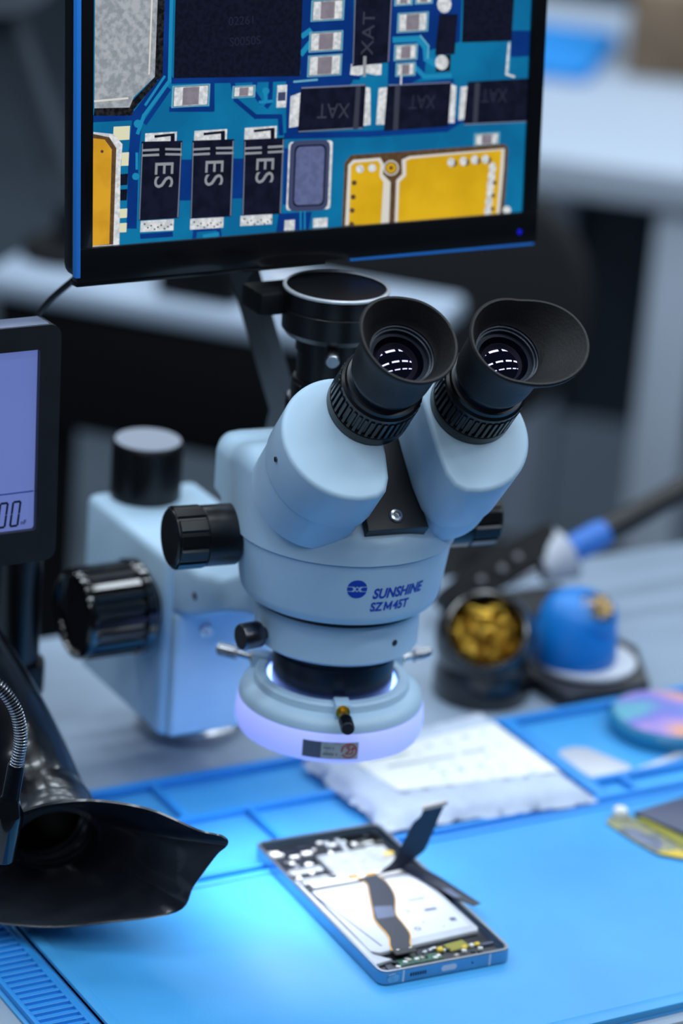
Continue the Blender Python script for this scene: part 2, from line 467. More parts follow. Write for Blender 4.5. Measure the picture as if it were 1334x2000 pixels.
# flat shapes of the picture on the monitor: colour name, then x, y pairs in mm from the screen centre
SCREEN_SHAPES = [
("navy",-11.8,59.9,18.2,58.9,19.4,3.2,-7.3,-21.4,-17.7,-20.8,-18.5,7.6,-10.4,7.2),
("navy",39.9,58.2,81.5,56.9,81.6,20.4,62.1,16.6,61.1,3.8,52.2,0.3,39.7,1),
("navy",111.6,24.9,123.4,24.4,123.4,11.2,111.6,11.3),
("navy",-86.5,63.9,-87,9.3,-81.5,8.9,-81.1,63.7),
("navy",-85.3,13.8,-102.7,-6.6,-98.3,-9.8,-80.9,10.6),
("navy",-101.9,-4.8,-104.3,-26.7,-98.8,-27.5,-96.5,-5.6),
("navy",-104.1,-23.4,-104.9,-61.9,-99.4,-62.4,-98.6,-23.9),
("navy",-60.9,8.1,-60.6,-7.1,-57.8,-7.3,-58.1,8),
("navy",-58.3,-5.1,-82.5,-3.8,-82.5,-6.3,-58.3,-7.6),
("navy",-83.6,5.9,-96.7,-10.8,-94.7,-12.1,-81.5,4.5),
("navy",-49.7,7.2,-47.2,-3.5,-44.7,-3.2,-47.2,7.5),
("navy",-47.6,-2.8,-35.3,-12.6,-33.6,-10.9,-46,-1.2),
("navy",-36,-12.3,-20.5,-13.1,-20.5,-10.8,-36.1,-10),
("navy",-22.8,-11.1,-21.8,-21.4,-19.2,-21.4,-20.2,-11.1),
("navy",-18.8,-23.3,30.6,-25.1,30.4,-22,-19,-20.2),
("navy",28.2,-25.1,76.5,-25.1,76.2,-22,27.8,-22),
("navy",75,-25.5,87.1,-19.7,85,-16.9,73,-22.6),
("navy",83.8,-20.4,123.4,-20.8,123.4,-17.7,83.5,-17.3),
("navy",-36.6,7.1,-38.3,1.1,-35.8,0.4,-34.1,6.4),
("navy",-38.4,1.6,-33,-5.5,-30.9,-4.4,-36.3,2.8),
("navy",-28.2,6.4,-28.6,-5.2,-26,-5.4,-25.7,6.2),
("navy",-27.8,-3.2,-30.6,-6.3,-28.5,-7.8,-25.7,-4.7),
("navy",-81.5,7.2,-42.8,5.8,-42.9,8.8,-81.5,10.2),
("navy",-45.2,5.9,-5.6,5,-5.8,8.1,-45.3,8.9),
("navy",-8,5.1,23.6,4.1,23.5,7.2,-8.2,8.1),
("navy",-123.4,-7.9,-123.3,-9.1,-100.1,-9.3,-100.3,-5.8,-123.4,-5.6),
("navy",-75.6,-30,-69.8,-30.3,-70,-50.5,-76.2,-50.1),
("navy",-46.9,-31.2,-41.3,-31.6,-41.7,-51.4,-47.1,-51.1),
("navy",-18.7,-27.9,-14.6,-28.1,-15.6,-56.3,-18.8,-56.1),
("navy",-97.4,-67.6,-79.6,-67.8,-79.8,-65.2,-97.6,-65.1),
("navy",-66.8,-69.5,-66.3,-64.9,-68.6,-64.6,-69.1,-69.5),
("navy",-68.2,-66.5,-53.6,-66.4,-53.8,-64.4,-68.4,-64.4),
("navy",-55.8,-64.7,-55,-69.5,-52.7,-69.5,-53.5,-64.6),
("navy",-22.2,-69.5,-21,-60.6,-2.1,-60.9,-3.5,-69.5),
("navy",42.6,-1.6,79,-0.1,78.6,1.9,42.3,0.5),
("teal2",-82.8,62.7,-83.5,8.2,-81.6,8.1,-80.9,62.6),
("teal2",-82.9,9.8,-97.2,-7.2,-95.7,-8.3,-81.4,8.7),
("teal2",-96.8,-6.4,-100.4,-15.8,-98.6,-16.5,-95,-7.1),
("teal2",-97.1,-11.2,-97.3,-12.1,-97.9,-12.7,-98.8,-13.1,-99.8,-13,-100.7,-12.6,-101.3,-11.8,-101.5,-11,-101.3,-10.1,-100.7,-9.5,-99.8,-9.1,-98.9,-9.2,-98,-9.6,-97.4,-10.4),
("teal2",-85.6,11.6,-96.1,-2.1,-95,-2.9,-84.5,10.9),
("teal2",-99,-33.4,-99,-25.1,-100.4,-25,-100.3,-33.3),
("teal2",-98.2,-36.8,-98.4,-37.5,-99,-38.1,-99.7,-38.4,-100.6,-38.3,-101.4,-38,-101.9,-37.3,-102.1,-36.5,-101.9,-35.8,-101.4,-35.2,-100.6,-34.9,-99.8,-35,-99,-35.4,-98.4,-36),
("teal2",-9.7,25.8,-4.1,29.1,-5.9,31.2,-11.5,27.9),
("teal2",-9.6,17.1,-3.9,23.2,-6.2,24.9,-11.9,18.8),
("teal2",41.9,21.6,58.1,21.5,57.9,24.6,41.6,24.6),
("teal2",54.6,22.9,60.7,16.9,63.3,18.8,57.2,24.8),
("teal2",59.2,19.8,60.3,11.6,63.9,11.7,62.8,19.9),
("teal2",60,12.1,67.1,8.1,68.9,10.6,61.8,14.7),
("cyan",57.3,24.5,62.8,18.7,63.5,19.2,58,25),
("cyan",62.5,19.5,62.1,12.8,63,12.7,63.4,19.4),
("teal2",52.7,9.6,60.9,2.4,62.8,3.9,54.5,11.2),
("teal2",60.3,2.6,77.4,2.4,77.2,4.7,60.1,4.9),
("teal2",-31.2,2.4,-30.4,-4,-28.7,-3.9,-29.5,2.5),
("teal2",-27.7,1,-27.9,0.3,-28.5,-0.3,-29.2,-0.6,-30.1,-0.6,-30.9,-0.2,-31.5,0.5,-31.7,1.2,-31.5,2,-31,2.6,-30.2,2.9,-29.3,2.8,-28.5,2.5,-27.9,1.8),
("teal2",-33.5,-5,-25.5,-4.8,-25.7,-3.3,-33.7,-3.5),
("teal2",-7.8,-69.5,-8.1,-59.7,-9,-59.6,-8.7,-69.5),
("teal2",-5.5,-69.5,-5.8,-59.9,-6.6,-59.8,-6.4,-69.5),
("teal2",-63.1,-69.5,-55.6,-69.5,-54.1,-69.4,-54.4,-67.3,-63.4,-67.9),
("cyan",111.1,25.2,110.9,3.7,111.9,3.6,112,25.1),
("white",110.4,18.8,109.6,2.4,110.8,2.2,111.6,18.7),
("white",109.6,2.3,115.2,0.5,115.6,1.5,110,3.3),
("cyan",-14.4,4.4,-0.6,4.8,-0.7,5.8,-14.5,5.4),
("chip",-79.7,62,-10.1,59.8,-10.7,7.5,-80.4,9.9),
("shade",-89.2,62.3,-85.4,62.2,-86.4,10.9,-90,9.2,-91.4,11.2),
("shade",-103.2,-0.5,-90.3,11.1,-89.1,8.6,-101.6,-4.1,-102.6,-7,-122.7,-5.9,-122.4,-2.4),
("silver",-122.3,63.3,-89,62.3,-90.5,11.1,-101.6,1.9,-103.8,-3,-122.4,-2.4),
("pale",-92.4,62.7,-94,12.3,-93.2,12.2,-91.5,62.6),
("pale",-122.5,0.5,-104.5,1.1,-104.6,2,-122.6,1.5),
("cream",-112.2,-11.8,-103.5,-11.9,-103.8,-18.5,-112.5,-18.5),
("cream",-107.7,-24.6,-103.9,-24.6,-104.2,-31.1,-108.1,-31),
("chip",-108.8,-35,-104.4,-35,-104.7,-40.5,-109,-40.5),
("chip",-108.7,-42.5,-104.6,-42.5,-104.9,-48,-109,-47.9),
("cream",-108.7,-52,-104.6,-52,-104.8,-56.5,-108.9,-56.5),
("cream",-108.6,-59,-104.8,-59.1,-105,-63.6,-108.8,-63.5),
("white",-122.9,-13.7,-112.4,-15.3,-107.4,-20.5,-108.4,-32.4,-108.7,-69.5,-123.1,-69.4),
("brown",-122.9,-14.7,-114.5,-16.7,-110.7,-22.3,-112,-69.2,-123.1,-69.1),
("amber",-122.9,-16.7,-116.9,-17.7,-113.1,-22.7,-114.1,-68.8,-123.4,-69.1),
("brown",-117.4,-23.4,-117.5,-23.7,-117.7,-24,-118.1,-24.1,-118.4,-24.1,-118.8,-23.9,-119,-23.6,-119.1,-23.3,-119,-23,-118.8,-22.7,-118.4,-22.6,-118.1,-22.6,-117.8,-22.8,-117.5,-23.1),
("white",-95.3,-16,-78.2,-16.1,-78.4,-20.6,-95.5,-20.5),
("white",-97.3,-58.7,-79.3,-59,-79.5,-64.6,-97.6,-64.2),
("chip",-90.3,-18.5,-79.4,-18,-79.6,-16.8,-90.5,-17.2),
("chip",-81.7,-17.1,-81.6,-21.5,-79.4,-21.7,-79.4,-17.3),
("shade",-94.7,-60.4,-95,-60.8,-95.5,-60.8,-95.7,-60.3,-95.5,-60,-95,-60),
("shade",-92.9,-62.3,-93.2,-62.7,-93.7,-62.7,-93.9,-62.2,-93.7,-61.9,-93.2,-61.9),
("shade",-91.1,-61.4,-91.4,-61.8,-91.9,-61.8,-92.1,-61.4,-91.9,-61,-91.4,-61),
("shade",-89.3,-63.3,-89.5,-63.7,-90,-63.7,-90.3,-63.3,-90.1,-62.9,-89.6,-62.9),
("shade",-87.5,-62.5,-87.8,-62.8,-88.3,-62.8,-88.5,-62.4,-88.3,-62,-87.8,-62),
("shade",-85.7,-61.6,-86,-62,-86.5,-61.9,-86.7,-61.5,-86.5,-61.1,-86,-61.2),
("shade",-83.9,-63.5,-84.1,-63.9,-84.6,-63.8,-84.9,-63.4,-84.6,-63,-84.1,-63.1),
("shade",-82.1,-62.6,-82.3,-63,-82.8,-62.9,-83.1,-62.5,-82.8,-62.2,-82.3,-62.2),
("shade",-80.3,-61.7,-80.5,-62.1,-81,-62.1,-81.3,-61.6,-81,-61.3,-80.5,-61.3),
("chip2",-97.3,-19.9,-75.2,-20.7,-76.6,-58.7,-98.6,-58.4),
("edge",-76,-21.5,-77.5,-58.3,-76.9,-58.3,-75.5,-21.5),
("edge",-97,-20.8,-98.3,-58,-97.8,-58.1,-96.5,-20.8),
("grey",-96.8,-24.7,-87.7,-24.9,-87.8,-23.7,-96.9,-23.6),
("grey",-84.5,-24.8,-75.6,-25.5,-75.6,-24.4,-84.5,-23.7),
("grey",-96.8,-27.2,-87.7,-27.4,-87.8,-26.2,-96.9,-26.1),
("grey",-84.5,-27.3,-75.5,-28,-75.5,-26.9,-84.4,-26.2),
("white",-68.7,-16.3,-50.8,-16.4,-51,-21.9,-69,-21.8),
("white",-70.3,-59.6,-51.9,-60,-52.1,-65.3,-70.5,-65),
("chip",-63.7,-18.8,-52,-18.4,-52.2,-17.1,-63.8,-17.5),
("chip",-54.3,-17.5,-54.2,-22.9,-51.9,-23,-52,-17.6),
("shade",-67.7,-61.4,-67.9,-61.7,-68.4,-61.7,-68.7,-61.3,-68.4,-60.9,-67.9,-60.9),
("shade",-65.8,-63.3,-66,-63.7,-66.5,-63.6,-66.8,-63.2,-66.6,-62.8,-66.1,-62.9),
("shade",-64,-62.4,-64.2,-62.8,-64.7,-62.7,-65,-62.3,-64.7,-61.9,-64.2,-62),
("shade",-62.1,-64.3,-62.4,-64.7,-62.9,-64.7,-63.1,-64.2,-62.9,-63.9,-62.4,-63.9),
("shade",-60.3,-63.4,-60.5,-63.8,-61,-63.8,-61.3,-63.4,-61.1,-63,-60.5,-63),
("shade",-58.5,-62.5,-58.7,-62.9,-59.2,-62.9,-59.5,-62.5,-59.2,-62.1,-58.7,-62.1),
("shade",-56.6,-64.5,-56.8,-64.8,-57.3,-64.8,-57.6,-64.4,-57.4,-64,-56.8,-64),
("shade",-54.8,-63.6,-55,-64,-55.5,-63.9,-55.8,-63.5,-55.5,-63.1,-55,-63.2),
("shade",-52.9,-62.7,-53.2,-63.1,-53.7,-63,-53.9,-62.6,-53.7,-62.2,-53.2,-62.3),
("chip2",-69.9,-21,-46.9,-21.6,-47.5,-60,-70.4,-59.4),
("edge",-47.7,-22.4,-48.4,-59.6,-47.8,-59.7,-47.1,-22.5),
("edge",-69.6,-21.9,-70.1,-59,-69.7,-59.1,-69.1,-21.9),
("grey",-69.4,-25.9,-60.1,-26,-60.2,-24.9,-69.5,-24.8),
("grey",-56.8,-26,-47.2,-26.5,-47.2,-25.3,-56.9,-24.9),
("grey",-69.4,-28.4,-60.1,-28.6,-60.2,-27.4,-69.5,-27.3),
("grey",-56.8,-28.5,-47.1,-29,-47.1,-27.9,-56.8,-27.4),
("white",-41.1,-16.4,-23.1,-16.4,-23.3,-22.8,-41.3,-22.7),
("white",-42.5,-60.1,-24.7,-60.4,-24.8,-65.5,-42.7,-65.2),
("chip",-36,-18.9,-24.4,-18.4,-24.6,-17.2,-36.1,-17.6),
("chip",-26.7,-17.5,-26.6,-23.8,-24.3,-23.9,-24.4,-17.7),
("shade",-39.8,-61.8,-40.1,-62.2,-40.6,-62.2,-40.8,-61.8,-40.6,-61.4,-40.1,-61.4),
("shade",-37.9,-63.8,-38.2,-64.2,-38.7,-64.1,-38.9,-63.7,-38.7,-63.3,-38.2,-63.4),
("shade",-36.1,-62.9,-36.3,-63.3,-36.8,-63.2,-37.1,-62.8,-36.8,-62.4,-36.3,-62.5),
("shade",-34.1,-64.8,-34.4,-65.2,-34.9,-65.2,-35.2,-64.7,-34.9,-64.4,-34.4,-64.4),
("shade",-32.3,-63.9,-32.5,-64.3,-33.1,-64.3,-33.3,-63.8,-33.1,-63.5,-32.6,-63.5),
("shade",-30.4,-63,-30.7,-63.4,-31.2,-63.4,-31.5,-63,-31.2,-62.6,-30.7,-62.6),
("shade",-28.5,-65,-28.8,-65.4,-29.3,-65.3,-29.6,-64.9,-29.3,-64.5,-28.8,-64.6),
("shade",-26.7,-64.1,-26.9,-64.5,-27.4,-64.4,-27.7,-64,-27.5,-63.6,-26.9,-63.7),
("shade",-24.8,-63.2,-25.1,-63.6,-25.6,-63.5,-25.8,-63.1,-25.6,-62.7,-25.1,-62.8),
("chip2",-41.5,-22.2,-18.8,-22.5,-19.6,-60.7,-41.8,-59.9),
("edge",-19.7,-23.3,-20.5,-60.3,-19.9,-60.4,-19.1,-23.3),
("edge",-41.1,-23.1,-41.5,-59.5,-41,-59.6,-40.6,-23.1),
("grey",-40.9,-27.1,-31.4,-27.3,-31.5,-26.1,-41,-26),
("grey",-28,-27.3,-19.1,-27.4,-19.2,-26.2,-28.1,-26.1),
("grey",-40.9,-29.7,-31.4,-29.8,-31.5,-28.7,-40.9,-28.5),
("grey",-28,-29.8,-19,-29.9,-19.1,-28.8,-28.1,-28.7),
("white",7,-25.4,7.9,-25.7,8.6,-26.2,8.8,-27,8.3,-58.6,8.1,-59.4,7.4,-59.9,6.5,-60.1,-15.2,-59.3,-16,-59.1,-16.7,-58.5,-16.9,-57.7,-16.3,-26.4,-16,-25.7,-15.4,-25.1,-14.5,-24.9),
("slate2",3.2,-24.8,5.3,-25.4,6.8,-26.7,7.3,-28.5,6.9,-57,6.3,-58.8,4.8,-60.1,2.7,-60.5,-12,-60,-14,-59.4,-15.5,-58,-16,-56.2,-15.4,-28,-14.9,-26.2,-13.4,-24.9,-11.3,-24.5),
("chip",2.3,-27.1,3.8,-27.5,4.8,-28.5,5.2,-29.8,4.8,-55.6,4.4,-56.9,3.3,-57.8,1.8,-58.1,-10.5,-57.7,-11.9,-57.3,-13,-56.3,-13.3,-55,-12.9,-29.3,-12.5,-28,-11.4,-27.1,-9.9,-26.8),
("slate",1.7,-27.9,3,-28.2,4,-29.1,4.3,-30.3,3.9,-55.1,3.6,-56.2,2.6,-57,1.3,-57.3,-9.9,-56.9,-11.2,-56.6,-12.1,-55.7,-12.5,-54.5,-12,-29.8,-11.6,-28.7,-10.7,-27.9,-9.3,-27.6),
("white",-17.6,-64.1,-11.8,-64.2,-11.9,-69.4,-17.8,-69.3),
("white",-1.3,-64.3,7,-64.5,6.9,-69.2,-1.4,-69),
("white",-15.9,-2.1,-9.6,-0.4,-9.7,-17.2,-16.4,-17.8),
("white",24.2,1,29.6,-0.3,30.3,-18.9,25.5,-19.2),
("chip2",-10.2,1.7,26.9,1.8,26.2,-20.7,-11.4,-20.4),
("edge",-9.9,1.3,26.6,1,26.5,1.7,-9.9,2),
("edge",-11,-20.2,25.8,-20.5,25.7,-19.9,-11,-19.7),
("dim",21.3,1.1,23.9,1,23.2,-20.6,20.2,-20.4),
("white",34.4,-0.6,41.5,-0.4,39.8,-19.2,33.5,-19.1),
("white",76.5,-0.6,80.2,-1.9,79.8,-20.7,76.1,-20.5),
("chip2",39.4,0.5,77.1,0.4,76.2,-22.3,38.1,-22.5),
("dim",43.9,-0,46.9,-0.2,46.5,-22.4,43.5,-22.3),
("edge",40.1,0.2,76.7,-0.1,76.6,0.4,40,0.7),
("white",82.7,-2.5,88.8,-2.3,87.7,-19,82.2,-19.7),
("chip2",86.9,-0.1,123.4,-0.1,123.4,-22.2,85.4,-21.8),
("dim",91.2,-0.8,94.3,-1,93.7,-21.4,90.9,-21.3),
("edge",85.8,-22.1,123.4,-22.7,123.4,-22.2,85.8,-21.5),
("white",18,12.2,35.7,11.4,35.6,6,32.6,5.9,26.7,7.2,22.3,6.2,17.6,6.9),
("chip2",18.8,58.9,41.1,58.2,39.8,12,18.6,10.9),
("edge",40.2,58.4,39.2,12.4,39.8,12.3,40.8,58.4),
("edge",19.1,59,18.9,11.8,19.4,11.8,19.6,59),
("grey",24.9,15.8,24.9,5.5,26.7,5.4,26.7,15.7),
("cyan",-5.4,44.5,13.4,44.8,13.1,34.2,-5.7,34),
("chip",-4.5,44,12.5,44.3,12.3,34.7,-4.8,34.5),
("white",-4.2,43.7,12.2,44,12,35,-4.5,34.7),
("cap",0,43.6,7.9,43.7,7.7,35.2,-0.2,35.1),
("cyan",-6.1,29,13,29.2,12.8,19.1,-6.4,18.9),
("chip",-5.2,28.5,12.2,28.7,11.9,19.6,-5.5,19.4),
("white",-5,28.2,11.9,28.4,11.6,19.8,-5.2,19.7),
("cap",-0.6,28,7.5,28.1,7.2,20,-0.9,20),
("cyan",-6.6,17.4,12.8,17.6,12.5,6.9,-6.9,6.8),
("chip",-5.8,16.9,12,17,11.7,7.4,-6.1,7.3),
("white",-5.5,16.7,11.7,16.8,11.4,7.7,-5.8,7.6),
("cap",-1,16.4,7.2,16.5,6.9,7.9,-1.3,7.9),
("cyan",-81.1,6.2,-60.6,6.3,-61,-4.4,-81.6,-4.4),
("chip",-80.3,5.7,-61.4,5.8,-61.8,-3.9,-80.7,-3.9),
("white",-80,5.5,-61.7,5.5,-62.1,-3.7,-80.4,-3.7),
("cap",-75.3,5.2,-66.5,5.2,-66.9,-3.4,-75.7,-3.5),
("cyan",-48.3,4.5,-35.6,4.5,-35.8,-1.5,-48.6,-1.5),
("chip",-47.5,4,-36.5,4,-36.7,-1,-47.7,-1),
("white",-47.2,3.8,-36.8,3.8,-36.9,-0.7,-47.4,-0.7),
("cap",-44.5,3.5,-39.5,3.5,-39.7,-0.5,-44.7,-0.5),
("cyan",44,36.4,62.2,36.6,62,26.6,43.8,26.4),
("chip",44.9,35.9,61.3,36.1,61.1,27.1,44.7,26.9),
("white",45.1,35.6,61,35.8,60.8,27.4,45,27.2),
("cap",49.2,35.4,56.8,35.5,56.7,27.6,49.1,27.5),
("cyan",42.7,20.7,56.5,20.8,56.3,12.6,42.5,12.5),
("chip",43.6,20.2,55.6,20.3,55.4,13.1,43.5,13),
("white",43.9,20,55.3,20,55.1,13.4,43.8,13.3),
("cap",46.8,19.7,52.3,19.8,52.2,13.6,46.7,13.6),
("cyan",43.9,11.5,55.6,11.6,55.5,4.6,43.8,4.6),
("chip",44.8,11,54.7,11,54.6,5.1,44.7,5.1),
("white",45.1,10.7,54.4,10.8,54.3,5.4,45,5.3),
("cap",47.5,10.5,52,10.5,51.9,5.6,47.4,5.6),
("cyan",42,48.5,52.7,48.7,52.5,40.1,41.8,39.9),
("chip",42.9,48,51.8,48.2,51.6,40.6,42.7,40.5),
("white",43.2,47.8,51.5,47.9,51.3,40.8,43,40.7),
("cap",45.3,47.6,49.3,47.6,49.2,41,45.2,41),
("cyan",53.9,48.1,64.3,48.3,64.2,40.4,53.7,40.3),
("chip",54.7,47.6,63.4,47.8,63.3,40.9,54.6,40.8),
("white",55,47.4,63.1,47.5,63,41.2,54.9,41),
("cap",57.1,47.2,61,47.2,60.9,41.4,57,41.3),
("cyan",92,-26.8,107.6,-26.9,107.5,-33.8,91.9,-33.6),
("chip",92.9,-27.3,106.6,-27.4,106.6,-33.2,92.9,-33.1),
("white",93.2,-27.6,106.3,-27.6,106.2,-32.9,93.2,-32.8),
("cap",96.6,-27.8,102.9,-27.9,102.8,-32.7,96.6,-32.6),
("white",-23.5,3.7,-18,3.7,-18.4,-7.4,-23.8,-7.4),
("slate2",-23,0.2,-18.7,0.2,-18.8,-4.1,-23.2,-4.1),
("shade",67.6,14.1,76.1,14.1,76,5.9,67.5,5.8),
("white",75.3,39.7,74.8,37.4,73.4,35.8,71.3,35.3,69.1,36,67.5,37.7,66.8,40,67.3,42.3,68.8,44,70.9,44.5,73,43.8,74.6,42.1),
("white",74.8,10.4,74.3,8.4,73,7.1,71,6.7,69,7.3,67.5,8.8,66.9,10.7,67.3,12.6,68.7,14,70.7,14.4,72.7,13.8,74.2,12.3),
("chip2",68.3,34.9,79.2,34.4,78.3,14.3,66.7,14.4),
("chip",82.1,56.9,113.1,55.9,112.2,19.6,82.3,20.1),
("white",46.8,5.3,46.7,0.6,47.6,0.5,47.7,5.2),
("brown",15.3,-69.5,15.8,-37.2,19.5,-33.5,41.5,-33.6,110.5,-33.3,113.1,-35.8,112.9,-49.2,112,-69.5),
("pale",30,-69.5,17.1,-69.1,17.9,-38.4,20.7,-36,36.5,-35.9,38.7,-39.2,38.3,-44.4,43,-48.8,42.9,-69.5),
("pale",46.2,-69.5,46.3,-48,49.8,-45.1,49.2,-37.7,53.7,-36.2,110.9,-35.7,110.8,-46.4,109.5,-69.5),
("gold",28.6,-69.5,19.2,-69.2,19.7,-39,21.7,-37.6,35.1,-37.4,36.7,-39.5,36.3,-45.3,38.8,-48.6,38.1,-69.5),
("gold",48,-69.5,48.2,-49.2,52,-46,51.7,-38.4,54.7,-37.5,109.1,-36.4,107.6,-69.5),
("pale",47.6,-41.8,47.2,-43.5,46,-44.8,44.2,-45.4,42.2,-45.3,40.3,-44.4,39,-43,38.5,-41.2,38.9,-39.6,40.1,-38.3,41.9,-37.6,43.9,-37.7,45.7,-38.6,47.1,-40.1),
("brown",46.8,-41.8,46.5,-43.2,45.5,-44.2,44,-44.8,42.3,-44.7,40.8,-43.9,39.7,-42.7,39.3,-41.3,39.6,-39.9,40.6,-38.8,42.1,-38.3,43.8,-38.4,45.3,-39.1,46.4,-40.3),
("gold",46.1,-41.7,45.8,-42.8,45,-43.7,43.8,-44.1,42.5,-44,41.2,-43.4,40.4,-42.5,40,-41.3,40.3,-40.2,41.1,-39.4,42.3,-38.9,43.6,-39,44.8,-39.6,45.7,-40.6),
("brown",44.2,-41.6,44.1,-42,43.8,-42.4,43.3,-42.6,42.8,-42.5,42.3,-42.3,42,-41.9,41.8,-41.4,41.9,-41,42.3,-40.7,42.7,-40.5,43.3,-40.5,43.8,-40.7,44.1,-41.1),
("white",27.2,-41,27,-41.9,26.3,-42.6,25.4,-42.9,24.3,-42.9,23.3,-42.4,22.7,-41.6,22.4,-40.7,22.6,-39.8,23.2,-39.2,24.2,-38.8,25.2,-38.9,26.2,-39.3,26.9,-40.1),
("white",34.3,-41,34.1,-41.9,33.5,-42.5,32.5,-42.9,31.5,-42.8,30.5,-42.4,29.8,-41.6,29.5,-40.7,29.7,-39.8,30.4,-39.1,31.3,-38.7,32.4,-38.8,33.4,-39.3,34,-40),
("brown",23.2,-47.8,23.1,-48.4,22.7,-48.8,22.1,-49,21.4,-49,20.8,-48.7,20.4,-48.2,20.2,-47.6,20.4,-47.1,20.8,-46.6,21.4,-46.4,22,-46.5,22.6,-46.7,23.1,-47.2),
("brown",22.9,-55.1,22.7,-55.6,22.3,-56.1,21.8,-56.3,21.1,-56.2,20.5,-55.9,20.1,-55.5,19.9,-54.9,20,-54.3,20.4,-53.9,21,-53.7,21.7,-53.7,22.3,-54,22.7,-54.5),
("brown",22.5,-61.9,22.4,-62.4,22,-62.9,21.4,-63.1,20.7,-63,20.1,-62.7,19.7,-62.2,19.5,-61.7,19.6,-61.1,20,-60.7,20.6,-60.5,21.3,-60.5,21.9,-60.8,22.3,-61.3),
("brown",22.4,-68.9,22.3,-69.5,22.3,-69.5,19.8,-69.5,19.6,-69.3,19.5,-68.7,19.6,-68.2,20,-67.7,20.6,-67.5,21.2,-67.6,21.8,-67.9,22.3,-68.4),
("brown",82.3,-41.6,82.1,-42.4,81.6,-43,80.7,-43.3,79.8,-43.3,78.9,-42.9,78.2,-42.2,78,-41.4,78.2,-40.6,78.7,-40,79.6,-39.7,80.6,-39.7,81.4,-40.1,82.1,-40.8),
("white",80.7,-41,80.5,-42.2,79.8,-43,78.7,-43.3,77.6,-42.9,76.8,-41.9,76.4,-40.7,76.7,-39.6,77.4,-38.7,78.5,-38.5,79.6,-38.9,80.4,-39.8),
("brown",89.7,-41.6,89.5,-42.4,89,-43,88.1,-43.3,87.2,-43.2,86.3,-42.8,85.6,-42.1,85.4,-41.3,85.6,-40.5,86.1,-39.9,87,-39.6,87.9,-39.6,88.8,-40.1,89.5,-40.7),
("white",88.1,-40.9,87.9,-42.1,87.2,-42.9,86.1,-43.2,85,-42.8,84.2,-41.9,83.8,-40.7,84,-39.5,84.8,-38.7,85.9,-38.4,87,-38.8,87.8,-39.7),
("brown",96.5,-41.2,96.4,-42,95.8,-42.6,94.9,-42.9,93.9,-42.8,93.1,-42.4,92.4,-41.7,92.2,-40.9,92.3,-40.1,92.9,-39.5,93.8,-39.2,94.7,-39.3,95.6,-39.7,96.3,-40.4),
("white",94.9,-40.6,94.7,-41.7,94,-42.6,92.9,-42.8,91.8,-42.4,90.9,-41.5,90.6,-40.3,90.8,-39.1,91.6,-38.3,92.7,-38,93.8,-38.4,94.6,-39.3),
("brown",103.1,-41.3,102.9,-42.1,102.3,-42.7,101.5,-43.1,100.5,-43,99.6,-42.6,99,-41.9,98.7,-41.1,98.9,-40.3,99.5,-39.7,100.3,-39.3,101.3,-39.4,102.2,-39.8,102.8,-40.5),
("white",101.5,-40.7,101.2,-41.9,100.5,-42.7,99.4,-43,98.3,-42.6,97.5,-41.7,97.1,-40.4,97.3,-39.3,98.1,-38.4,99.2,-38.2,100.3,-38.6,101.1,-39.5),
("white",106.1,-45.5,105.9,-47,105.1,-48,104,-48.3,102.9,-47.9,102.1,-46.7,101.7,-45.2,101.9,-43.8,102.7,-42.8,103.8,-42.4,104.9,-42.9,105.7,-44),
("white",105.7,-50,105.5,-51.5,104.7,-52.5,103.6,-52.8,102.5,-52.4,101.7,-51.2,101.3,-49.8,101.5,-48.3,102.3,-47.3,103.4,-46.9,104.5,-47.4,105.3,-48.5),
("white",105.3,-54.6,105.1,-56,104.3,-57,103.2,-57.4,102.1,-56.9,101.3,-55.8,100.9,-54.3,101.1,-52.8,101.9,-51.8,102.9,-51.5,104.1,-51.9,104.9,-53.1),
("white",105.2,-58.8,105,-60.3,104.2,-61.3,103.1,-61.6,102,-61.2,101.2,-60,100.8,-58.5,101,-57.1,101.8,-56.1,102.8,-55.7,104,-56.2,104.8,-57.3),
("white",104.8,-63.4,104.6,-64.8,103.8,-65.9,102.7,-66.2,101.6,-65.7,100.8,-64.6,100.4,-63.1,100.6,-61.6,101.4,-60.6,102.4,-60.3,103.6,-60.7,104.4,-61.9),
("white",104.4,-67.9,104.2,-69.4,104.1,-69.5,100.6,-69.5,100.3,-69.1,100,-67.6,100.2,-66.1,101,-65.1,102,-64.8,103.2,-65.3,104,-66.4),
("brown",106.8,-53.3,106.7,-53.8,106.4,-54.1,105.9,-54.3,105.3,-54.3,104.8,-54,104.4,-53.6,104.3,-53.2,104.4,-52.7,104.7,-52.3,105.2,-52.2,105.8,-52.2,106.3,-52.4,106.6,-52.8),
("brown",106.2,-60,106.1,-60.4,105.8,-60.8,105.3,-61,104.7,-60.9,104.2,-60.7,103.8,-60.3,103.7,-59.8,103.8,-59.3,104.1,-59,104.6,-58.8,105.2,-58.9,105.7,-59.1,106,-59.5),
("brown",106.2,-67,106.1,-67.4,105.8,-67.8,105.3,-67.9,104.7,-67.9,104.2,-67.7,103.8,-67.3,103.7,-66.8,103.8,-66.3,104.1,-66,104.6,-65.8,105.2,-65.8,105.7,-66.1,106.1,-66.5),
("white",116.4,-68.2,116.2,-69.1,115.8,-69.5,112.2,-69.5,111.6,-68.8,111.3,-67.9,111.5,-66.9,112.2,-66.2,113.2,-65.9,114.3,-66,115.3,-66.5,116.1,-67.3),
]
# ================================================================ the setting
structure('floor', box(-3000, 6000, -2500, 7000, -780, -750), 'floor_vinyl', 'dull blue grey vinyl floor of the workshop')
structure('wall_back', box(-3000, 6000, 7000, 7100, -750, 2300), 'wall_paint', 'dim grey wall far behind the benches')

